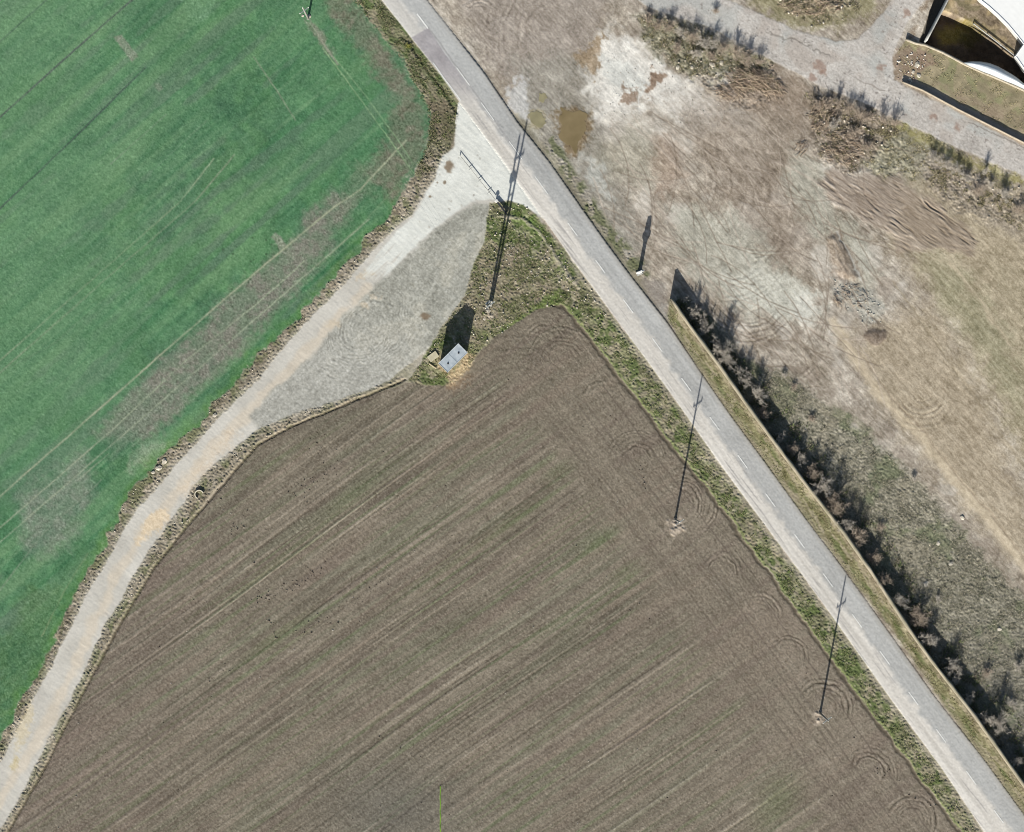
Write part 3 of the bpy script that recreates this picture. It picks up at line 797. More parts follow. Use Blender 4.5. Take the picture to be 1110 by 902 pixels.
def link(name, me, parent=None):
    o = bpy.data.objects.new(name, me)
    COL.objects.link(o)
    if parent:
        o.parent = parent
    return o


def tag(o, label=None, cat=None, group=None, kind=None):
    if label: o["label"] = label
    if cat: o["category"] = cat
    if group: o["group"] = group
    if kind: o["kind"] = kind
    return o


def thing(name, label, cat, loc=(0, 0, 0), rz=0.0, group=None):
    o = bpy.data.objects.new(name, None)
    o.empty_display_size = .3
    COL.objects.link(o)
    o.location = loc
    o.rotation_euler = (0, 0, rz)
    return tag(o, label, cat, group)


def copy_tree(o, parent=None):
    c = o.copy()
    COL.objects.link(c)
    if parent: c.parent = parent
    for ch in [k for k in bpy.data.objects if k.parent == o]:
        copy_tree(ch, c)
    return c


def BM():
    return bmesh.new()


def bm_box(bm, lo, hi, M=None, bevel=0.0):
    vs = [bm.verts.new((x, y, z)) for x in (lo[0], hi[0]) for y in (lo[1], hi[1]) for z in (lo[2], hi[2])]
    fs = [(0, 1, 3, 2), (4, 6, 7, 5), (0, 4, 5, 1), (2, 3, 7, 6), (0, 2, 6, 4), (1, 5, 7, 3)]
    faces = [bm.faces.new([vs[i] for i in f]) for f in fs]
    if bevel:
        ed = list({e for f in faces for e in f.edges})
        r = bmesh.ops.bevel(bm, geom=ed, offset=bevel, segments=2, affect='EDGES', profile=.6)
        vs = list({v for f in r['faces'] for v in f.verts} | {v for v in vs if v.is_valid})
    if M is not None:
        bmesh.ops.transform(bm, matrix=M, verts=[v for v in vs if v.is_valid])
    return vs


def bm_tube(bm, p0, p1, r0, r1, n=8, cap=True):
    p0, p1 = Vector(p0), Vector(p1)
    d = (p1 - p0)
    if d.length < 1e-6: return
    q = d.to_track_quat('Z', 'Y')
    a = [bm.verts.new(p0 + q @ Vector((r0 * math.cos(2 * math.pi * i / n), r0 * math.sin(2 * math.pi * i / n), 0))) for i in range(n)]
    b = [bm.verts.new(p1 + q @ Vector((r1 * math.cos(2 * math.pi * i / n), r1 * math.sin(2 * math.pi * i / n), 0))) for i in range(n)]
    for i in range(n):
        bm.faces.new((a[i], a[(i + 1) % n], b[(i + 1) % n], b[i]))
    if cap:
        bm.faces.new(a[::-1]); bm.faces.new(b)


def bm_prism(bm, pts, z0, z1):
    a = [bm.verts.new((x, y, z0)) for x, y in pts]
    b = [bm.verts.new((x, y, z1)) for x, y in pts]
    n = len(pts)
    for i in range(n):
        bm.faces.new((a[i], a[(i + 1) % n], b[(i + 1) % n], b[i]))
    bm.faces.new(b); bm.faces.new(a[::-1])


def bm_obj(name, bm, mat, parent=None, smooth=False):
    bmesh.ops.recalc_face_normals(bm, faces=bm.faces[:])
    me = bpy.data.meshes.new(name)
    bm.to_mesh(me); bm.free()
    me.materials.append(mat)
    if smooth:
        me.polygons.foreach_set("use_smooth", np.ones(len(me.polygons), bool))
    return link(name, me, parent)


ORD = ["first", "second", "third", "fourth", "fifth", "sixth", "seventh", "eighth", "ninth", "tenth", "eleventh", "twelfth", "thirteenth", "fourteenth",
       "fifteenth", "sixteenth", "seventeenth", "eighteenth", "nineteenth", "twentieth", "twenty-first", "twenty-second", "twenty-third", "twenty-fourth",
       "twenty-fifth", "twenty-sixth", "twenty-seventh", "twenty-eighth", "twenty-ninth", "thirtieth"]


def zat(px, py):
    i = int(round(min(max(py - Y0, 0), GH - 1))); j = int(round(min(max(px - X0, 0), GW - 1)))
    return float(Z[i, j])


# ------------------------------------------------------------------ cut the ground grid into its named sheets
fcx = PX[:-1, :-1] + .5
fcy = PY[:-1, :-1] + .5
RID = np.zeros((GH - 1, GW - 1), np.int8)          # 0 bare earth
cc = lambda a: a[:-1, :-1]
RID[cc(dSCRUB) < 0] = 1
RID[cc(dYARD) < 0] = 2
RID[cc(dPIT) < 0] = 3
RID[cc(dSTREET) < 0] = 4
west = cc(sdROAD) > 0
RID[west] = 5                                       # verges
RID[(cc(sdf(green_e, 20)) < 0)] = 5
RID[cc(dGREEN) < 0] = 6
RID[(cc(dSOIL) < 0) & west] = 7
RID[cc(dTRK) < 0] = 8
RID[cc(dROAD) < .4] = 9
IDX = np.arange(GH * GW).reshape(GH, GW)
VERT = np.stack([(PX - CX) * S, (CY - PY) * S, Z], -1).reshape(-1, 3)
ACOL = ALB.reshape(-1, 3)
NAMES = {0: ("bare_ground", 5.0, .24, .3), 1: ("scrub_ground", 5.0, .32, .4), 2: ("yard_ground", 5.0, .26, .3), 3: ("pit_floor", 4.0, .3, .35), 4: ("back_street", 7.0, .18, .2),
         5: ("grass_verge", 6.0, .34, .4), 6: ("crop_field", 7.0, .22, .3), 7: ("ploughed_field", 6.0, .22, .35), 8: ("dirt_track", 6.0, .1, .2), 9: ("main_road", 9.0, .07, .12)}
for rid, (nm, sc_, am, bu) in NAMES.items():
    ii, jj = np.nonzero(RID == rid)
    q = np.stack([IDX[ii, jj], IDX[ii + 1, jj], IDX[ii + 1, jj + 1], IDX[ii, jj + 1]], 1)
    u, inv = np.unique(q, return_inverse=True)
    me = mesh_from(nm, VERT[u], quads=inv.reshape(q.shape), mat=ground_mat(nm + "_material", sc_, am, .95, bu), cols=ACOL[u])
    tag(link(nm, me), kind="structure")

# land beyond the detailed sheet, out to the horizon
m_, t_, b_ = new_mat("far_land_material")
tc_ = t_.nodes.new("ShaderNodeTexCoord")
vo = t_.nodes.new("ShaderNodeTexVoronoi"); vo.inputs["Scale"].default_value = .006
no = t_.nodes.new("ShaderNodeTexNoise"); no.inputs["Scale"].default_value = .2; no.inputs["Detail"].default_value = 8
cr_ = t_.nodes.new("ShaderNodeValToRGB")
for i, (p, c) in enumerate(((0, (118, 108, 96)), (.35, (150, 140, 115)), (.6, (84, 126, 84)), (1, (120, 112, 90)))):
    e = cr_.color_ramp.elements[i] if i < 2 else cr_.color_ramp.elements.new(p)
    e.position = p; e.color = (*[float(v) for v in alb(c)], 1)
cr_.color_ramp.interpolation = 'CONSTANT'
mix_ = t_.nodes.new("ShaderNodeMix"); mix_.data_type = 'RGBA'; mix_.blend_type = 'MULTIPLY'; mix_.inputs[0].default_value = .5
t_.links.new(tc_.outputs["Object"], vo.inputs["Vector"]); t_.links.new(tc_.outputs["Object"], no.inputs["Vector"])
t_.links.new(vo.outputs["Color"], cr_.inputs[0]); t_.links.new(cr_.outputs[0], mix_.inputs[6]); t_.links.new(no.outputs[1], mix_.inputs[7])
t_.links.new(mix_.outputs[2], b_.inputs["Base Color"]); b_.inputs["Roughness"].default_value = 1.0
xa, xb, ya, yb = (X0 - CX) * S + 1, (X1 - CX) * S - 1, (CY - Y1) * S + 1, (CY - Y0) * S - 1
F = 4000
fv = [(-F, -F, -.6), (F, -F, -.6), (F, F, -.6), (-F, F, -.6), (xa, ya, -.35), (xb, ya, -.35), (xb, yb, -.35), (xa, yb, -.35)]
tag(link("far_land", mesh_from("far_land", fv, quads=[(0, 1, 5, 4), (1, 2, 6, 5), (2, 3, 7, 6), (3, 0, 4, 7)], mat=m_)), kind="structure")

# ------------------------------------------------------------------ road paint
paint = vary_mat("road_paint", (240, 240, 236), .12, 2.0, .8, bump=0)
CL = [(459, 26), (502, 83), (528.6, 121), (559, 163), (587, 201), (620.6, 248.6), (650.7, 289), (681, 332), (712.5, 374), (744, 417), (774.5, 459), (805, 500.5), (835, 542),
      (866.5, 586.4), (897.6, 629), (929, 673), (959, 713), (990, 757), (1020, 797.5), (1052.6, 843), (1082.5, 885), (1113, 927), (1143, 968)]
vs, qs = [], []


def strip(a, b, w, z):
    a, b = P(*a), P(*b)
    d = (b - a).normalized(); n = Vector((-d.y, d.x, 0)) * w * .5
    k = len(vs)
    for p in (a + n, a - n, b - n, b + n):
        vs.append((p.x, p.y, z))
    qs.append((k, k + 1, k + 2, k + 3))


for i, (x, y) in enumerate(CL):
    if i == 0:
        strip((452, 15), (464, 31), .26, .132)
        continue
    h = 9.0 if i > 4 else 12
    strip((x - .588 * h, y - .809 * h), (x + .588 * h, y + .809 * h), .17 if i > 4 else .15, .132)
el = [(468, 69), (480, 86), (490, 99), (498, 110)]
for a, b in zip(el[:-1], el[1:]):
    strip((a[0] + 1.5, a[1] - 1), (b[0] + 1.5, b[1] - 1), .16, .132)
tag(link("road_markings", mesh_from("road_markings", vs, quads=qs, mat=paint)), kind="structure")

# ------------------------------------------------------------------ puddles
mud = vary_mat("muddy_water", (122, 107, 76), .2, .3, .3, spec=.35, bump=.02, col2=(146, 130, 98))
mud2 = vary_mat("olive_water", (150, 143, 112), .15, .6, .3, spec=.5, bump=.02)


def blob(pts, seed, n=4):
    r_ = random.Random(seed)
    out = []
    k = len(pts)
    for i in range(k):
        p0, p1, p2, p3 = (pts[(i + j - 1) % k] for j in range(4))
        for s_ in range(n):
            t = s_ / n
            f = [0.5 * (2 * p1[c] + (p2[c] - p0[c]) * t + (2 * p0[c] - 5 * p1[c] + 4 * p2[c] - p3[c]) * t * t + (3 * p1[c] - p0[c] - 3 * p2[c] + p3[c]) * t ** 3) for c in (0, 1)]
            out.append((f[0] + r_.uniform(-1.1, 1.1), f[1] + r_.uniform(-1.1, 1.1)))
    return out


for i, (pts, mt) in enumerate([([(608, 116), (612, 119), (619, 121), (628, 120), (637, 123), (634, 131), (636, 139), (632, 147), (627, 153), (626, 160), (623, 166), (618, 158), (611, 155), (606, 147), (609, 139), (606, 130), (609, 123)], mud),
                               ([(573, 124), (582, 121), (590, 127), (591, 135), (586, 139), (578, 135)], mud2), ([(584, 103), (590, 101), (593, 106), (589, 111), (584, 110)], mud2)]):
    bm = BM()
    zz = max(zat(x, y) for x, y in pts) + .02
    w = [P(x, y) for x, y in blob(pts, i)]
    bm_prism(bm, [(p.x, p.y) for p in w], zz - .12, zz)
    tag(bm_obj("puddle", bm, mt), kind="structure")

# ------------------------------------------------------------------ walls
plaster = vary_mat("wall_render", (164, 154, 136), .16, .8, .9, col2=(180, 168, 148))
coping = vary_mat("wall_coping", (172, 163, 144), .14, .45, .95, bump=.7, col2=(138, 133, 112))
grey_conc = vary_mat("grey_concrete", (176, 176, 172), .14, 1.5, .9)


def wall_strip(name, pts, h, w, mat, parent=None, z0=-.4, jitter=0.0, seed=0, wob=0.0):
    """an upright wall along a traced line; h may be a function of the running length"""
    r_ = random.Random(seed)
    P3 = [P(*p) for p in pts]
    fine = []
    for a, b in zip(P3[:-1], P3[1:]):
        n = max(1, int((b - a).length / 1.6))
        for k in range(n):
            fine.append(a.lerp(b, k / n))
    fine.append(P3[-1])
    vv, qq = [], []
    for i, p in enumerate(fine):
        d = (fine[min(i + 1, len(fine) - 1)] - fine[max(i - 1, 0)]).normalized()
        n = Vector((-d.y, d.x, 0)) * (w + r_.uniform(-wob, wob)) * .5
        hh = h + r_.uniform(-jitter, jitter)
        for s_, z in ((1, z0), (1, hh), (-1, hh), (-1, z0)):
            q = p + n * s_
            vv.append((q.x, q.y, z))
    for i in range(len(fine) - 1):
        a, b = i * 4, i * 4 + 4
        for k in range(4):
            qq.append((a + k, a + (k + 1) % 4, b + (k + 1) % 4, b + k))
    qq.append((0, 3, 2, 1))
    e = (len(fine) - 1) * 4
    qq.append((e, e + 1, e + 2, e + 3))
    return link(name, mesh_from(name, vv, quads=qq, mat=mat), parent)


t = thing("boundary_wall", "long tan masonry wall running beside the paved road with shrubs in its shadow", "wall", P(727, 324))
inv = Matrix.Translation(-P(727, 324))
for o in (wall_strip("wall_body", WALL, 2.42, .42, plaster), wall_strip("coping", WALL, 2.56, .56, coping, z0=2.425, jitter=.05, seed=3, wob=.16)):
    o.data.transform(inv); o.parent = t
o = wall_strip("retaining_wall", [(982, 43), (992, 47), (1003, 49), (1022, 57), (1046, 70), (1064, 78), (1088, 88), (1110, 98), (1150, 116)], .35, .45, vary_mat("old_masonry", (176, 166, 148), .22, 2.2), z0=-4.3, jitter=.22, seed=8)
tag(o, "crumbling masonry retaining wall along the south rim of the dark pit", "wall")
o = wall_strip("kerb_wall", [(978, 89), (1000, 98), (1039, 119), (1110, 155), (1230, 214)], .62, .3, vary_mat("kerb_stone", (168, 156, 138), .2, 2.0), jitter=.05, seed=4)
tag(o, "low stone wall between the back street and the grassy yard", "wall")
o = wall_strip("channel_wall", [(1002, 46), (1012, 27), (1027, -2), (1050, -48)], 2.6, .32, grey_conc, z0=-4.3)
tag(o, "straight grey concrete wall rising along the west side of the pit", "wall")

# ------------------------------------------------------------------ white warehouse and silver canopy (top right corner)
roofm = vary_mat("white_roof_sheet", (250, 250, 248), .03, 1.0, .6, bump=0)
_t = roofm.node_tree
_w = _t.nodes.new("ShaderNodeTexWave"); _w.inputs["Scale"].default_value = .55; _w.bands_direction = 'DIAGONAL'; _w.inputs["Distortion"].default_value = .3
_c = _t.nodes.new("ShaderNodeTexCoord"); _b = _t.nodes.new("ShaderNodeBump"); _b.inputs["Strength"].default_value = .04; _b.inputs["Distance"].default_value = .05
_t.links.new(_c.outputs["Object"], _w.inputs["Vector"]); _t.links.new(_w.outputs[1], _b.inputs["Height"]); _t.links.new(_b.outputs[0], _t.nodes["Principled BSDF"].inputs["Normal"])
wallm = vary_mat("warehouse_wall", (206, 206, 202), .08, .8, .8)
t = thing("warehouse", "big white flat-roofed building cut off by the upper right corner of the photo", "building", P(1120, 10))
ZR = 3.2
k = (CAM_H - ZR) / CAM_H


def Q(x, y):
    p = P(x, y); return (p.x * k - t.location.x, p.y * k - t.location.y)


edge = [(1056, -8), (1063, 0), (1072, 7), (1082, 16), (1093, 27), (1103, 39), (1110, 48), (1101, 61), (1110, 74), (1122, 90), (1200, 60), (1200, -60), (1010, -60)]
pts = [Q(*e) for e in edge]
bm = BM()
bm_prism(bm, [(p[0] * .985 + 10 * .015, p[1] * .985 + .015 * 8) for p in pts], -.3, ZR - .25)
bm_obj("wall", bm, wallm, t)
bm = BM()
bm_prism(bm, pts, ZR - .246, ZR)
bm_obj("roof", bm, roofm, t)
bm = BM()
for a, b in zip(pts, pts[1:] + pts[:1]):
    a3, b3 = Vector((*a, ZR + .02)), Vector((*b, ZR + .02))
    bm_tube(bm, a3, b3, .1, .1, 6)
bm_obj("roof_edge", bm, roofm, t)
bm = BM()
bm_box(bm, (6, 3, ZR + .01), (7, 4.2, ZR + .4), None, .05)
bm_obj("roof_vent", bm, wallm, t)

rail = BM()
bm_tube(rail, P(1055, 26, .35), P(1100, 61, .35), .1, .1, 8)
for f in (0, .33, .66, 1):
    p = P(1055, 26, .3).lerp(P(1100, 61, .3), f)
    bm_tube(rail, (p.x, p.y, -.2), (p.x, p.y, .3), .07, .07, 6)
tag(bm_obj("guard_rail", rail, grey_conc), "low pale guard rail between the dark pit and the white building", "rail")
silver = vary_mat("silver_sheet", (206, 214, 220), .06, 1.5, .45, .3, .5)
upper = [(1044, 68.5), (1052, 67.5), (1062, 68), (1071, 69.6), (1080, 73), (1088, 77.5), (1095, 81.5), (1101, 85.5), (1110, 93), (1124, 104)]
lower_ = [(1044, 69.5), (1050, 73), (1057, 76), (1064, 79), (1072, 82), (1080, 85.5), (1088, 89), (1097, 92.5), (1110, 98.5), (1126, 107)]
o0 = P(1080, 78)
vv, qq = [], []
NS = 8
for (a, b) in zip(upper, lower_):
    A, B = P(*a), P(*b)
    for s_ in range(NS + 1):
        f = s_ / NS
        p = A.lerp(B, f) - o0
        vv.append((p.x, p.y, 1.0 + 1.1 * math.sin(math.pi * (.12 + .76 * f)) * min(1, (A - B).length / 1.2)))
for i in range(len(upper) - 1):
    for s_ in range(NS):
        a = i * (NS + 1) + s_
        qq.append((a, a + 1, a + NS + 2, a + NS + 1))
t = thing("canopy", "arched silver metal canopy on the rim of the dark pit", "canopy", o0)
cn = link("canopy_sheet", mesh_from("canopy_sheet", vv, quads=qq, mat=silver, smooth=True), t)
so = cn.modifiers.new("thickness", 'SOLIDIFY'); so.thickness = .06; so.offset = -1
for j in (2, 5, 8):
    bm = BM()
    p = P(*lower_[j]).lerp(P(*upper[j]), .35) - o0
    bm_tube(bm, (p.x, p.y, -.6), (p.x, p.y, 1.75), .07, .07, 8)
    bm_obj("post", bm, grey_conc, t)

# ------------------------------------------------------------------ transformer kiosk
ka, kb, kc, kd = P(496, 372), P(506.3, 381.2), P(485.8, 405.2), P(475.8, 394)
kc0 = (ka + kb + kc + kd) / 4
ux = ((kb - ka) + (kc - kd)).normalized(); L1 = ((kb - ka).length + (kc - kd).length) / 2
uy = Vector((-ux.y, ux.x, 0)); L2 = ((kd - ka).length + (kc - kb).length) / 2
kk = (CAM_H - 3.4) / CAM_H
t = thing("transformer_kiosk", "small boxy substation hut with flat grey roof beside the gravel lay-by", "hut", kc0 * kk, math.atan2(ux.y, ux.x))
hx, hy = L1 / 2 * kk, L2 / 2 * kk
bm = BM(); bm_box(bm, (-hx + .12, -hy + .12, -.2), (hx - .12, hy - .12, 3.25)); bm_obj("wall", bm, vary_mat("hut_wall", (206, 190, 160), .1, 1.5), t)
bm = BM(); bm_box(bm, (-hx, -hy, 3.253), (hx, hy, 3.42), None, .02)
roof = bm_obj("roof", bm, vary_mat("hut_roof", (164, 174, 182), .07, 1.4, .8, col2=(192, 200, 206)), t)
bm = BM()
for x0_, x1_, y0_, y1_ in ((-hx, hx, -hy, -hy + .09), (-hx, hx, hy - .09, hy), (-hx, -hx + .09, -hy + .09, hy - .09), (hx - .09, hx, -hy + .09, hy - .09)):
    bm_box(bm, (x0_ + .004, y0_ + .004, 3.424), (x1_ - .004, y1_ - .004, 3.47))
bm_obj("roof_rim", bm, vary_mat("hut_rim", (200, 206, 210), .05), roof)
bm = BM(); bm_box(bm, (-hx + .1, -.04, 3.424), (hx - .1, .04, 3.45)); bm_obj("roof_seam", bm, vary_mat("hut_seam", (150, 160, 168), .05), roof)
dark = vary_mat("dark_metal", (52, 54, 58), .15, 3.0, .6)
for fy in (-.26, .26):
    bm = BM()
    bm_tube(bm, (.1, fy * L2, 3.42), (.1, fy * L2, 3.5), .13, .13, 10)
    bm_tube(bm, (.1, fy * L2, 3.503), (.1, fy * L2, 3.58), .17, .06, 10)
    bm_obj("roof_vent", bm, dark, t)
steel = vary_mat("painted_steel", (120, 126, 120), .08, 2.0, .5, spec=.4)
for dy in (-.9, .45):
    bm = BM(); bm_box(bm, (-hx + .06, dy - .55, 0), (-hx + .118, dy + .55, 2.2), None, .01)
    d_ = bm_obj("door", bm, steel, t)
    bm = BM(); bm_box(bm, (-hx + .02, dy + .38, 1.0), (-hx + .058, dy + .45, 1.18)); bm_obj("handle", bm, dark, d_)
bm = BM()
for i in range(6):
    bm_box(bm, (hx - .118, -.4, 2.2 + i * .12), (hx - .06, .4, 2.28 + i * .12))
bm_obj("louvre", bm, steel, t)
bm = BM(); bm_box(bm, (-.95, -.62, -.1), (.95, .62, .22), None, .03)
o = bm_obj("concrete_slab", bm, vary_mat("old_slab", (198, 190, 164), .12, 2.0))
o.location = P(469.5, 386.5, .06); o.rotation_euler = (0, 0, math.radians(36))
tag(o, "pale rectangular concrete slab lying just west of the small hut", "slab")
bm = BM(); bm_box(bm, (-.8, -.11, 0), (.8, .11, .22), None, .03); o = bm_obj("kerb_block", bm, vary_mat("kerb_block", (206, 192, 160), .1, 3.0))
o.location = P(469, 397, .06); o.rotation_euler = (0, 0, math.radians(-35))
tag(o, "short light kerb block between the concrete slab and the small hut", "block")

# ------------------------------------------------------------------ utility poles
conc = vary_mat("pole_concrete", (150, 148, 142), .1, 1.0, .9)
galv = vary_mat("galvanised_steel", (150, 156, 156), .08, 3.0, .5, .2, .4)
ceram = vary_mat("white_ceramic", (228, 226, 220), .04, 3.0, .25, spec=.5)
LINE = math.atan2(-.81, .59)                     # direction of the power line on the ground (world)


def insul(bm, x, y, z):
    bm_tube(bm, (x, y, z), (x, y, z + .1), .05, .05, 8)
    bm_tube(bm, (x, y, z + .1), (x, y, z + .2), .12, .09, 10)
    bm_tube(bm, (x, y, z + .2), (x, y, z + .32), .09, .04, 10)


def make_pole(px, py, label, h=12.2):
    t = thing("utility_pole", label, "pole", P(px, py, 0), LINE, "concrete power poles along the road")
    bm = BM(); bm_tube(bm, (0, 0, -.3), (0, 0, h), .21, .12, 12); bm_obj("pole_shaft", bm, conc, t, True)
    bm = BM()
    bm_box(bm, (-.07, -1.0, h - 2.2), (.07, 1.0, h - 2.08), Matrix.Translation((.16, 0, 0)))
    bm_tube(bm, (.16, -.7, h - 2.15), (.1, 0, h - 2.9), .03, .03, 6)
    bm_tube(bm, (.16, .7, h - 2.15), (.1, 0, h - 2.9), .03, .03, 6)
    arm = bm_obj("crossarm", bm, galv, t)
    for x, y, z in ((.16, -.92, h - 2.08), (.16, .92, h - 2.08), (0, 0, h)):
        bm = BM(); insul(bm, x, y, z); bm_obj("insulator", bm, ceram, arm if y else t)
    bm = BM(); bm_tube(bm, (0, 0, -.2), (0, 0, .2), .3, .27, 12); bm_obj("footing", bm, conc, t)
    return t


make_pole(732, 563, "concrete power pole in the ploughed field on a large pale patch of soil")
make_pole(889, 773, "concrete power pole in the ploughed field, the one nearest the photo's lower right corner", 11.6)
make_pole(334, 20, "concrete power pole standing in the green crop near the top edge", 11.6)

t = thing("twin_pole", "tall twin-legged power pole on the rough grass beside the small hut", "pole", P(531, 333), LINE)
for sy in (-.5, .5):
    bm = BM(); bm_tube(bm, (0, sy * .5, -.3), (0, sy * 1.2, 15.4 + sy * .8), .22, .15, 12); bm_obj("pole_shaft", bm, conc, t, True)
for z in (3.2, 6.4, 9.6):
    bm = BM(); bm_box(bm, (-.06, -.6, z), (.06, .6, z + .14)); bm_obj("brace", bm, galv, t)
bm = BM(); bm_box(bm, (-.1, -1.1, 13.0), (.1, 1.1, 13.16), Matrix.Translation((.24, 0, 0)))
arm = bm_obj("crossarm", bm, galv, t)
for y in (-1.0, 0, 1.0):
    bm = BM(); insul(bm, .24, y, 13.16); bm_obj("insulator", bm, ceram, arm)
bm = BM(); bm_box(bm, (-.6, -.5, 10.6), (-.2, .5, 11.5), None, .04); bm_obj("switch_box", bm, galv, t)

# wires of the power line: three per span, hung in a slack curve
wire_m = vary_mat("aluminium_wire", (120, 122, 122), .05, 1.0, .5, .5, .4)
perp = Vector((math.cos(LINE + math.pi / 2), math.sin(LINE + math.pi / 2), 0))
for a, b, ha, hb, lab in (((334, 20), (531, 333), 9.9, 13.5, "slack wires crossing the green crop toward the twin-legged pole"), ((531, 333), (732, 563), 13.5, 10.4, "slack wires between the twin-legged pole and the upper field pole"),
                          ((732, 563), (889, 773), 10.4, 9.8, "slack wires between the two poles in the ploughed field")):
    A, B = P(*a), P(*b)
    t = thing("power_line", lab, "wires", A, 0, "overhead wire spans")
    for off, dz in ((-.92, 0), (.92, 0), (0, 1.9)):
        bm = BM()
        prev = None
        for i in range(15):
            f = i / 14
            p = A.lerp(B, f) + perp * off - A
            p.z = ha + (hb - ha) * f + dz - 4 * 1.3 * f * (1 - f)
            if prev is not None:
                bm_tube(bm, prev, p, .007, .007, 4, False)
            prev = p
        bm_obj("wire", bm, wire_m, t)

# ------------------------------------------------------------------ boom barrier at the mouth of the track
t = thing("boom_barrier", "long thin barrier boom closed across the mouth of the dirt track", "barrier", P(538, 218), math.atan2(50, -40))
bm = BM(); bm_tube(bm, (0, 0, -.2), (0, 0, .7), .16, .16, 12); bm_obj("pivot_post", bm, dark, t)
bm = BM(); bm_tube(bm, (0, 0, .705), (0, 0, .84), .34, .26, 16); bm_obj("post_cap", bm, ceram, t)
bm = BM(); bm_box(bm, (.3, -.05, .4), (10.8, .05, .48), None, .015); boom = bm_obj("boom", bm, vary_mat("boom_paint", (188, 186, 180), .1, 1.0, .6, col2=(120, 118, 114)), t)
for x in (2.1, 4.9, 7.6):
    bm = BM(); bm_box(bm, (x - .035, -.45, .32), (x + .035, .45, .376)); bm_obj("stay", bm, galv, boom)
bm = BM(); bm_box(bm, (-3.2, -.16, .3), (-.25, .16, .62), None, .03); bm_obj("counterweight", bm, dark, t)
bm = BM(); bm_tube(bm, (10.7, 0, -.2), (10.7, 0, .37), .08, .08, 10); bm_obj("rest_post", bm, galv, t)

# ------------------------------------------------------------------ roadside totem
white_p = vary_mat("totem_paint", (232, 232, 228), .04, 2.0, .6)
t = thing("roadside_totem", "slender white roadside pylon with a wide collar casting a long shadow on the earth", "pylon", P(693, 296), math.radians(24))
prof = [(.34, 0), (.30, 2.6), (.42, 2.85), (.74, 3.1), (.78, 3.45), (.52, 3.6), (.46, 4.3), (.3, 4.85)]
bm = BM()
bm_prism(bm, [(x, y) for x, y in prof] + [(-x, y) for x, y in prof[::-1]][0:], -.14, .14)
bmesh.ops.transform(bm, matrix=Matrix.Rotation(math.pi / 2, 4, 'X'), verts=bm.verts[:])
bm_obj("body", bm, white_p, t)
bm = BM(); bm_box(bm, (-.55, -.4, -.2), (.55, .4, .2), None, .03); bm_obj("plinth", bm, grey_conc, t)

# ------------------------------------------------------------------ stones, slabs, small debris that can be told apart
stone_m = vary_mat("pale_stone", (196, 188, 172), .18, 2.0)


def make_rock(seed, r):
    r_ = random.Random(seed)
    bm = BM()
    bmesh.ops.create_icosphere(bm, subdivisions=2, radius=r)
    for v in bm.verts:
        v.co *= 1 + r_.uniform(-.22, .22)
        v.co.z *= .65
    me = bpy.data.meshes.new("rock")
    bm.to_mesh(me); bm.free()
    me.materials.append(stone_m)
    return me


RM = [make_rock(s_, r_) for s_, r_ in ((1, .42), (2, .32), (3, .5), (4, .25))]
ROCKS = [(172, 507, "pale boulder in the stony bank where the crop field juts in, leftmost of its cluster", 2), (178, 500, "largest pale boulder in the stony bank by the crop field's bare corner", 2), (166, 512, "small pale boulder below its bigger neighbour on the stony bank", 1), (233, 450, "pale boulder at the crop side of the track above the stony bank", 0),
         (529, 337, "bright white block at the foot of the twin-legged pole", 0), (533, 343, "small pale block below the white block at the twin-legged pole's foot", 3), (525, 346, "small pale stone left of the twin-legged pole's foot", 3),
         (772, 70, "largest white boulder beside the brush heap by the back street", 2), (782, 68, "white boulder right of the largest one by the brush heap", 0), (735, 73, "pale boulder at the edge of the white earth patch", 0), (750, 73, "small pale boulder between the white earth patch and the bushes", 1),
         (994, 70, "white boulder in the rubble west of the grassy yard", 2), (996, 82, "lower white boulder in the rubble west of the grassy yard", 0), (990, 78, "small white stone left of the yard's boulders", 1), (986, 86, "small white stone at the yard's corner near the low wall", 1),
         (1043, 561, "pale rubble block lying in the scrub beside the sandy drive", 0), (1017, 589, "pale rubble block in the middle of the scrub", 0), (1031, 611, "pale rubble block in the scrub below the middle one", 0), (1004, 633, "white rubble block in the scrub nearest the roadside wall", 2), (1083, 682, "pale rubble block in the lower scrub near the right edge", 0),
         (335, 18, "white stone at the foot of the pole in the green crop", 0), (328, 17, "small white stone left of the crop pole's foot", 3)]
for x, y, lab, k_ in ROCKS:
    o = link("rock", RM[k_])
    o.location = P(x, y, zat(x, y) + .0)
    o.scale = (1.15, .95, .7)
    o.rotation_euler = (0, 0, rnd.uniform(0, 6.3))
    tag(o, lab, "rock", "pale loose rocks")

# half-buried concrete pipe ring
bm = BM()
R0, R1 = .85, .68
n = 20
pr = []
for i in range(n + 1):
    a = math.radians(20 + 230 * i / n)
    pr.append([bm.verts.new((r_ * math.cos(a), r_ * math.sin(a), z)) for r_, z in ((R0, -.1), (R0, .3), (R1, .3), (R1, -.1))])
for a, b in zip(pr[:-1], pr[1:]):
    for j in range(4):
        bm.faces.new((a[j], a[(j + 1) % 4], b[(j + 1) % 4], b[j]))
bm.faces.new(pr[0]); bm.faces.new(pr[-1][::-1])
o = bm_obj("pipe_ring", bm, vary_mat("pipe_concrete", (224, 214, 192), .08, 2.0), None)
o.location = P(216, 536, .08)
tag(o, "broken white concrete pipe ring half buried in the bank of the dirt track", "pipe")

# straight green streak, modelled as a thin cord on the bare soil
bm = BM()
prev = None
for i in range(24):
    y = 852 + i * 3.2
    p = P(477.2 + .15 * math.sin(i * 1.3), y, zat(477, y) + .1)
    if prev is not None: bm_tube(bm, prev, p, .055, .055, 6, False)
    prev = p
o = bm_obj("green_streak", bm, vary_mat("streak_green", (160, 225, 60), .15, 1.0, .7))
tag(o, "thin bright green streak modelled as a cord straight across the ploughed soil", "cord")

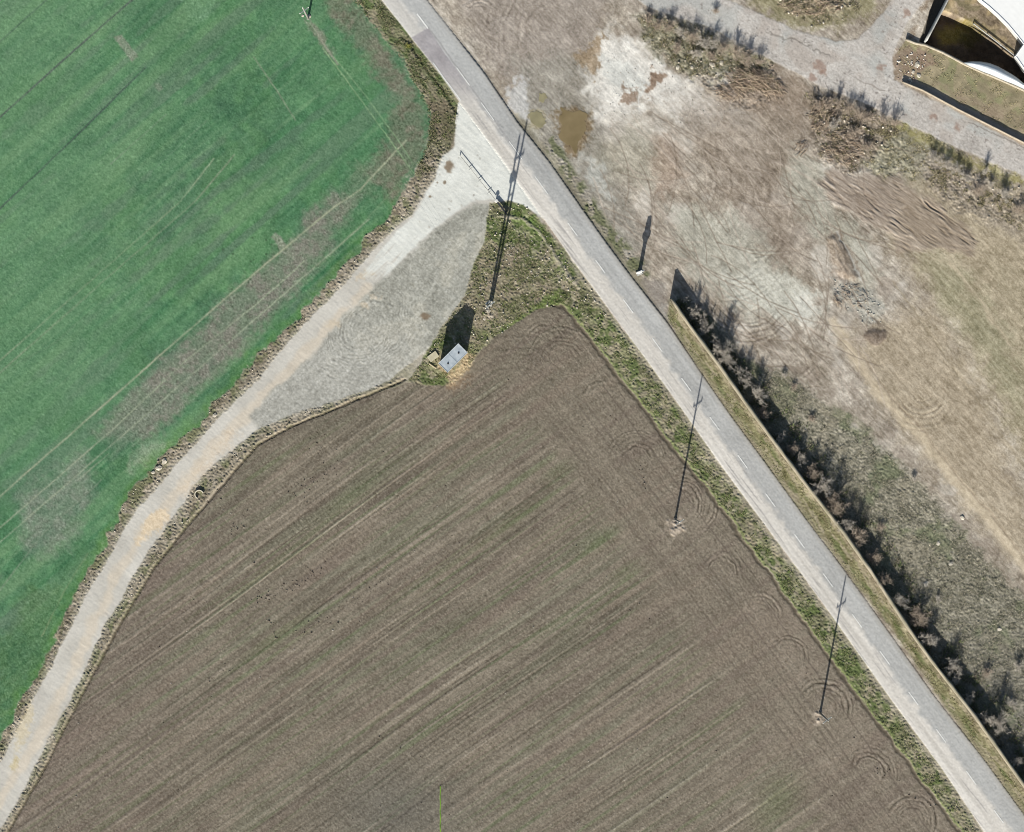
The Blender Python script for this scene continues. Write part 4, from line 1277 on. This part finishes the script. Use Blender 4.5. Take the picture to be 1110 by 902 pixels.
# ------------------------------------------------------------------ bare shrubs and small bare trees
def twig_mesh(seed, H, R, stems, subs, twigs, lean=(0, 0)):
    """returns two meshes: thick stems, fine twigs; grows from the origin"""
    r_ = random.Random(seed)
    sv, sq, tv, tq = [], [], [], []

    def seg(vv, qq, a, b, r0, r1):
        d = (b - a)
        if d.length < 1e-4: return
        q = d.to_track_quat('Z', 'Y')
        k = len(vv)
        for p, r in ((a, r0), (b, r1)):
            for i in range(3):
                w = p + q @ Vector((r * math.cos(2.094 * i), r * math.sin(2.094 * i), 0))
                vv.append(tuple(w))
        for i in range(3):
            qq.append((k + i, k + (i + 1) % 3, k + 3 + (i + 1) % 3, k + 3 + i))

    for _ in range(stems):
        a = r_.uniform(0, 6.283)
        spread = R * math.sqrt(r_.random())
        base = Vector((r_.uniform(-.2, .2) * R, r_.uniform(-.2, .2) * R, -.15))
        tip = Vector((spread * math.cos(a) + lean[0], spread * math.sin(a) + lean[1], H * r_.uniform(.65, 1.05) * (1 - .35 * (spread / R) ** 2)))
        mid = base.lerp(tip, .5) + Vector((0, 0, H * .12)) + Vector((r_.uniform(-.1, .1), r_.uniform(-.1, .1), 0)) * R
        seg(sv, sq, base, mid, .045, .032)
        seg(sv, sq, mid, tip, .032, .014)
        for _ in range(subs):
            f = r_.uniform(.25, 1)
            p = (base.lerp(mid, f * 2) if f < .5 else mid.lerp(tip, f * 2 - 1))
            d = Vector((r_.gauss(0, 1), r_.gauss(0, 1), abs(r_.gauss(.5, .6)))).normalized() + (tip - base).normalized() * .6
            q = p + d.normalized() * R * r_.uniform(.25, .5)
            seg(tv, tq, p, q, .016, .01)
            for _ in range(twigs):
                g_ = r_.uniform(.3, 1)
                s0 = p.lerp(q, g_)
                d2 = Vector((r_.gauss(0, 1), r_.gauss(0, 1), abs(r_.gauss(.3, .6)))).normalized() + d.normalized() * .6
                seg(tv, tq, s0, s0 + d2.normalized() * R * r_.uniform(.12, .28), .011, .006)
    return sv, sq, tv, tq


bark_g = vary_mat("grey_bark", (200, 190, 176), .2, 2.0)
twig_g = vary_mat("grey_twigs", (226, 218, 206), .2, 2.0, col2=(200, 190, 176))
bark_b = vary_mat("brown_bark", (172, 156, 138), .2, 2.0)
twig_b = vary_mat("brown_twigs", (200, 184, 166), .2, 2.0)
SH = []
for i, (H, R, st_, su, tw, bk_, tg) in enumerate(((2.1, 1.5, 16, 9, 6, bark_g, twig_g), (1.7, 1.2, 14, 9, 6, bark_g, twig_g), (2.4, 1.8, 18, 9, 6, bark_g, twig_g), (1.9, 1.5, 16, 10, 6, bark_b, twig_b),
                                                  (1.4, 1.1, 14, 9, 6, bark_b, twig_b), (3.3, 1.5, 14, 10, 6, bark_b, twig_b), (2.8, 1.3, 12, 9, 6, bark_g, twig_g))):
    sv, sq, tv, tq = twig_mesh(40 + i, H, R, st_, su, tw)
    SH.append((mesh_from("stems", sv, quads=sq, mat=bk_), mesh_from("twigs", tv, quads=tq, mat=tg)))


def shrub(px, py, kind, sc, label, group, name="bare_shrub", cat="shrub"):
    t = thing(name, label, cat, P(px, py, zat(px, py)), rnd.uniform(0, 6.28), group)
    t.scale = (sc, sc, sc * rnd.uniform(.95, 1.2) * (1.05 if py > 320 else .7))
    link("stems", SH[kind][0], t)
    link("twigs", SH[kind][1], t)
    return t


wallrow = [(740, 326, 1, .7), (751, 338, 1, .8), (759, 345, 0, .9), (763, 358, 0, .8), (772, 370, 0, 1.0), (781, 383, 2, .9), (789, 396, 0, 1.0), (803, 402, 1, 1.0), (806, 414, 2, .9), (818, 430, 0, .9), (828, 446, 3, .9),
           (845, 476, 0, .9), (856, 488, 3, 1.0), (868, 500, 0, 1.0), (880, 514, 3, 1.0), (890, 527, 2, .9), (905, 548, 3, 1.1), (914, 566, 0, .9), (928, 585, 3, 1.1), (942, 606, 3, 1.0), (956, 628, 3, 1.0), (973, 652, 0, .9),
           (992, 668, 3, 1.0), (1004, 692, 0, 1.0), (1026, 722, 2, .9), (1034, 734, 0, .9), (1051, 760, 0, .9), (1067, 779, 2, .9), (1083, 784, 2, .9), (1100, 826, 0, 1.0)]
for i, (x, y, k_, sc) in enumerate(wallrow):
    x += rnd.uniform(-1.5, 4.5); y += rnd.uniform(-3, 2); sc *= rnd.uniform(.85, 1.5)
    shrub(x, y, k_, sc, f"leafless {'grey' if k_ < 3 else 'brown'} shrub behind the roadside wall, {ORD[i]} down from the wall's upper end", "leafless shrubs behind the roadside wall")
scrubrow = [(955, 572, 3, .9, "dark leafless shrub alone in the middle of the scrub"), (1096, 764, 0, 1.1, "pale leafless shrub by the right edge in the lower scrub"), (1104, 722, 2, .9, "dark-footed leafless shrub by the right edge, above the lower scrub's last shrub"), (1016, 650, 0, .7, "sprawling pale shrub beside the white rubble block in the scrub"),
            (1070, 730, 3, 1.0, "brown leafless shrub in the lower scrub away from the wall"), (990, 520, 1, .8, "low grey shrub at the scrub's edge by the sandy drive"), (860, 420, 4, 1.0, "small brown shrub at the scrub's upper end"), (880, 455, 4, 1.1, "small brown shrub in the greener upper scrub"),
            (850, 408, 1, .9, "small grey shrub at the very top of the scrub")]
for x, y, k_, sc, lab in scrubrow:
    shrub(x, y, k_, sc * .8, lab, "leafless shrubs in the scrub").scale.z *= .55
streetrow = [(702, 22, 4, 1.2), (714, 28, 3, .9), (726, 30, 3, 1.0), (738, 38, 0, 1.0), (750, 40, 3, 1.1), (762, 46, 0, 1.1), (774, 46, 2, .9), (784, 54, 3, 1.0), (797, 58, 3, 1.1), (811, 64, 3, 1.2), (823, 68, 5, .8), (735, 52, 4, 1.2), (754, 58, 0, .9), (770, 60, 4, 1.2)]
for i, (x, y, k_, sc) in enumerate(streetrow):
    shrub(x, y, k_, sc, f"tangled leafless shrub in the thicket below the back street, {ORD[i]} from the thicket's left end", "thicket shrubs below the back street")
siderow = [(884, 112, 4, 1.2), (896, 114, 4, 1.3), (908, 114, 5, .8), (920, 118, 3, 1.0), (932, 126, 3, 1.1), (942, 128, 4, 1.2), (956, 131, 5, .9), (969, 134, 5, .9), (905, 135, 0, 1.0), (925, 145, 3, 1.0), (940, 160, 3, .8)]
for i, (x, y, k_, sc) in enumerate(siderow):
    shrub(x, y, k_, sc, f"leafless shrub on the brushy bank under the street junction, {ORD[i]} from the bank's left end", "brushy bank shrubs under the street junction")
bankrow = [(1012, 172, 2, .9), (1024, 178, 0, 1.0), (1036, 184, 2, .8), (1046, 192, 0, .9), (1060, 206, 3, 1.0), (1074, 200, 6, .7), (1088, 214, 0, 1.0), (1068, 186, 6, .8), (1104, 226, 3, .9)]
for i, (x, y, k_, sc) in enumerate(bankrow):
    shrub(x, y, k_, sc, f"grey leafless shrub below the long straight back street, {ORD[i]} from the left", "grey shrubs below the straight back street")
shrub(775, 12, 4, .75, "small round dark bush standing alone on the back street", None)

# ------------------------------------------------------------------ brush heaps and logs
wood_a = vary_mat("weathered_wood", (206, 186, 160), .2, 2.0)
wood_b = vary_mat("dark_wood", (156, 136, 118), .2, 2.0)


def heap(px, py, rx, ry, H, n, ang, label, seed, Lr=(.6, 2.2)):
    r_ = random.Random(seed)
    t = thing("brush_heap", label, "brush heap", P(px, py, zat(px, py)), 0, "heaps of cut brush")
    for part, mt, cnt in (("pale_branches", wood_a, n // 2), ("dark_branches", wood_b, n // 2)):
        bm = BM()
        for _ in range(cnt):
            a = r_.uniform(0, 6.283); f = math.sqrt(r_.random())
            x, y = f * rx * S * math.cos(a), f * ry * S * math.sin(a)
            z = H * (1 - f * f) * r_.uniform(.2, 1) + .05
            b = math.radians(ang) + r_.gauss(0, .5)
            L = r_.uniform(*Lr)
            d = Vector((math.cos(b), math.sin(b), r_.uniform(-.25, .25))) * L * .5
            p = Vector((x, y, z))
            w = r_.uniform(.014, .05)
            m_ = p + Vector((r_.uniform(-.1, .1), r_.uniform(-.1, .1), r_.uniform(0, .1)))
            bm_tube(bm, p - d, m_, w, w * .9, 5); bm_tube(bm, m_, p + d, w * .9, w * .5, 5)
        bm_obj(part, bm, mt, t)


heap(812, 86, 24, 12, .9, 170, -30, "heap of cut branches and planks beside the thicket by the back street", 1, (.8, 3.2))
heap(795, 100, 20, 9, .5, 90, -30, "low strewn branches at the corner of the white earth patch", 2, (.8, 3.0))
heap(838, 96, 14, 10, .6, 90, -50, "small branch heap at the thicket's lower right end", 3)
heap(893, 125, 16, 18, .8, 170, 45, "heap of tangled branches at the left end of the brushy bank", 4)
heap(915, 160, 22, 20, .6, 150, -20, "broken branches strewn below the brushy bank", 5)
heap(880, 4, 38, 13, .9, 260, 20, "broad brush heap on the grass island at the top edge", 6)
heap(868, 160, 6, 9, .3, 26, 60, "few weathered planks beside the brushy bank", 7, (1.2, 2.4))
heap(922, 322, 20, 14, .35, 70, -40, "grey strewn sticks below the long spoil ridge", 8, (.5, 1.5))


# ------------------------------------------------------------------ stuff: grass tufts, scrub twigs, rubble, clods
def scatter(name, fields, mat, seed, size, up=.5, flat=False):
    """fields: list of (probability map, count, colours sRGB list, height, width). One mesh of many small blades."""
    r_ = np.random.default_rng(seed)
    V, CC = [], []
    for pm_, n, cols, h, w in fields:
        p = pm_.ravel().astype(np.float64); p = np.clip(p, 0, None); p /= p.sum()
        idx = r_.choice(p.size, n, p=p)
        iy, ix = idx // GW, idx % GW
        x = (gx[ix] + r_.uniform(-.5, .5, n) - CX) * S
        y = (CY - gy[iy] - r_.uniform(-.5, .5, n)) * S
        z = Z.ravel()[idx] - .02
        a = r_.uniform(0, 6.283, n)
        ln = r_.uniform(.6, 1.3, n)
        hh = h * ln
        lean = r_.uniform(.5, 1.8, n) * hh
        la = r_.uniform(0, 6.283, n)
        ww = w * r_.uniform(.6, 1.3, n)
        dx, dy = np.cos(a) * ww / 2, np.sin(a) * ww / 2
        b0 = np.stack([x - dx, y - dy, z], 1); b1 = np.stack([x + dx, y + dy, z], 1)
        tp = np.stack([x + np.cos(la) * lean, y + np.sin(la) * lean, z + hh], 1)
        V.append(np.stack([b0, b1, tp], 1).reshape(-1, 3))
        cs = alb(np.array(cols, float))
        ch = cs[r_.integers(0, len(cs), n)] * r_.uniform(1.2, 1.8, (n, 1))
        CC.append(np.repeat(ch, 3, 0))
    V = np.concatenate(V); CC = np.clip(np.concatenate(CC), .004, .9)
    me = mesh_from(name, V, tris=np.arange(len(V)).reshape(-1, 3), mat=mat, cols=CC)
    return link(name, me)


foliage = vary_mat("foliage_material", (100, 110, 80), .2, 3.0, .9, spec=.1, bump=0, attr=True)
inT = inm(dVT, 1); inVW = inm(dV, 1); inE = inm(sdf(green_e, 20), 1) * (dROAD > 3) * (dWALL > 2.5)
clump = sstep(-.3, 1.2, noise(201, 5) + .5 * N12)
keep = (dROAD > 3) & (dTRK > 2) & (dSTREET > 1) & (dPIT > 2)
far_road = sstep(3, 10, d3)
edge_n = (np.hypot(PX - 491, PY - 389) > 17)
tag(scatter("verge_grass", [(inT * keep * (dSOIL > 2) * clump * far_road * edge_n, 38000, [(96, 112, 62), (118, 122, 78), (84, 100, 54), (150, 142, 112)], .13, .09),
                            (inVW * keep * clump, 13000, [(92, 104, 62), (120, 118, 82), (76, 88, 52), (156, 146, 122)], .15, .09),
                            (inE * keep * clump, 9000, [(104, 112, 66), (132, 128, 92), (156, 146, 118)], .1, .12)], foliage, 1, 1), kind="stuff")
scm = sstep(1, -6, dSCRUB) * (dWALL > 3)
tag(scatter("scrub_growth", [(scm * sstep(-.8, 1.0, noise(205, 6) + .4 * N40), 62000, [(128, 124, 104), (104, 108, 80), (150, 142, 122), (96, 92, 78), (170, 162, 144)], .16, .08),
                             (scm * sstep(44, 10, dWALL) * sstep(-.2, 1.0, noise(206, 8)), 12000, [(96, 106, 66), (84, 84, 66), (120, 112, 96)], .4, .14)], foliage, 2, 1), kind="stuff")
bush = np.zeros_like(Z)
for pl in ([(690, 14), (740, 26), (800, 50), (838, 68), (845, 100), (800, 100), (740, 76), (700, 45)], [(872, 100), (930, 112), (975, 132), (965, 150), (930, 185), (890, 170)],
           [(1000, 160), (1060, 184), (1110, 210), (1110, 240), (1060, 225), (1010, 195)], [(835, -20), (935, -20), (930, 18), (890, 27), (850, 20)]):
    bush = np.maximum(bush, sstep(2, -4, sdf(pl, 14, 2)))
ey = sstep(2, -3, sdf([(940, 140), (985, 132), (1110, 196), (1110, 250), (1040, 215), (990, 195), (940, 185)], 20, 2)) + .6 * inm(dYARD, 1) * (dPIT > 3)
tag(scatter("dry_undergrowth", [(bush * keep * clump, 24000, [(126, 120, 80), (96, 100, 66), (150, 138, 116), (168, 154, 132), (88, 82, 68)], .2, .07),
                                (ey * keep * clump, 16000, [(116, 112, 82), (150, 142, 108), (170, 158, 126)], .12, .12)], foliage, 3, 1), kind="stuff")
bank = bk * keep
tag(scatter("bank_weeds", [(bank * clump * sstep(-.2, 1.1, noise(207, 16)), 9000, [(156, 148, 128), (120, 114, 92), (176, 166, 146), (108, 112, 76)], .09, .09)], foliage, 4, 1), kind="stuff")


def pebbles(name, fields, mat, seed):
    """small six-sided stones or clods in one mesh"""
    r_ = np.random.default_rng(seed)
    base = np.array([(1, 0, 0), (0, 1, 0), (-1, 0, 0), (0, -1, 0), (0, 0, .8), (0, 0, -.4)], float)
    tri = np.array([(0, 1, 4), (1, 2, 4), (2, 3, 4), (3, 0, 4), (1, 0, 5), (2, 1, 5), (3, 2, 5), (0, 3, 5)])
    V, T, CC = [], [], []
    k = 0
    for xs, ys, cols, r0, r1 in fields:
        n = len(xs)
        cs = alb(np.array(cols, float))
        for i in range(n):
            r = r_.uniform(r0, r1)
            a = r_.uniform(0, 6.28)
            c, s_ = math.cos(a), math.sin(a)
            b = base * r * r_.uniform(.6, 1.3, (6, 3))
            b = np.stack([b[:, 0] * c - b[:, 1] * s_, b[:, 0] * s_ + b[:, 1] * c, b[:, 2]], 1)
            b += np.array([(xs[i] - CX) * S, (CY - ys[i]) * S, zat(xs[i], ys[i]) + r * .15])
            V.append(b); T.append(tri + k); k += 6
            CC.append(np.repeat((cs[r_.integers(0, len(cs))] * r_.uniform(.85, 1.15))[None], 6, 0))
    me = mesh_from(name, np.concatenate(V), tris=np.concatenate(T), mat=mat, cols=np.clip(np.concatenate(CC), .004, .9))
    return link(name, me)


def pick(pm_, n, seed):
    r_ = np.random.default_rng(seed)
    p = np.clip(pm_.ravel().astype(np.float64), 0, None); p /= p.sum()
    idx = r_.choice(p.size, n, p=p)
    return gx[idx % GW] + r_.uniform(-.5, .5, n), gy[idx // GW] + r_.uniform(-.5, .5, n)


rub_m = vary_mat("rubble_material", (180, 170, 150), .15, 3.0, .9, bump=.2, attr=True)
stones_t = sstep(.2, 1.2, noise(211, 3)) * inT * keep * edge_n * sstep(420, 300, PY)
fx1, fy1 = pick(bank * sstep(-.5, 1, noise(212, 14)) * (dWB > 4.5), 260, 1)
fx2, fy2 = pick(stones_t, 420, 2)
fx3, fy3 = pick(bush * keep, 260, 3)
fx4, fy4 = pick(sstep(4, -4, sdf([(972, 60), (1003, 50), (1008, 70), (990, 92), (972, 84)], 12, 1)) * keep, 70, 4)
fx5, fy5 = pick(sstep(5, -5, sdf([(640, 40), (720, 70), (800, 122), (760, 130), (660, 130)], 12, 2)), 110, 5)
fx6, fy6 = pick(sstep(4, -4, sdf([(902, 305), (930, 308), (958, 330), (952, 352), (935, 350), (915, 330)], 12, 1)), 80, 6)
PAL = [(206, 196, 178), (180, 170, 154), (150, 140, 124), (216, 208, 194)]
tag(pebbles("rubble", [(fx1, fy1, PAL, .05, .2), (fx2, fy2, PAL, .08, .22), (fx3, fy3, PAL, .1, .3), (fx4, fy4, [(226, 220, 210), (170, 150, 140)], .05, .24), (fx5, fy5, [(190, 182, 172), (220, 216, 206), (150, 144, 136)], .06, .14), (fx6, fy6, [(206, 204, 192), (180, 176, 166)], .07, .2)], rub_m, 5), kind="stuff")
cl = []
for x0_, y0_, x1_, y1_, n, w in ((276, 655, 350, 617, 60, 9), (292, 668, 300, 692, 12, 4), (245, 580, 272, 560, 16, 8), (315, 535, 365, 510, 34, 10), (318, 690, 420, 630, 26, 8), (228, 740, 250, 720, 8, 5), (330, 480, 370, 500, 14, 12), (225, 545, 245, 525, 8, 6), (945, 830, 1010, 872, 18, 6), (690, 495, 700, 530, 8, 3)):
    for _ in range(n):
        f = rnd.random()
        cl.append((x0_ + (x1_ - x0_) * f + rnd.gauss(0, w * .5), y0_ + (y1_ - y0_) * f + rnd.gauss(0, w * .5)))
cl += [(a, b) for a, b in zip(*pick(s * sstep(-1, 1, N40), 90, 9))]
lit = [(a, b) for a, b in zip(*pick(s, 60, 10))]
tag(pebbles("soil_clods", [([c[0] for c in cl], [c[1] for c in cl], [(96, 86, 76), (120, 110, 98), (140, 130, 116)], .07, .19), ([c[0] for c in lit], [c[1] for c in lit], [(196, 190, 180)], .08, .15)], rub_m, 6), kind="stuff")
# a yellowed tuft at the road edge
bm = BM()
r_ = random.Random(5)
for _ in range(90):
    a = r_.uniform(0, 6.28); d = r_.uniform(.2, .7)
    p = Vector((r_.uniform(-.25, .25), r_.uniform(-.18, .18), 0))
    bm_tube(bm, p, p + Vector((d * math.cos(a), d * math.sin(a) * .7, r_.uniform(.2, .6))), .03, .008, 3, False)
o = bm_obj("grass_tuft", bm, vary_mat("yellow_grass", (186, 186, 104), .15, 3.0))
o.location = P(443, 50, zat(443, 50))
tag(o, "bright yellow-green grass tuft at the left edge of the paved road", "grass tuft")
print("REGION FACES", [int((RID == i).sum()) for i in range(10)])
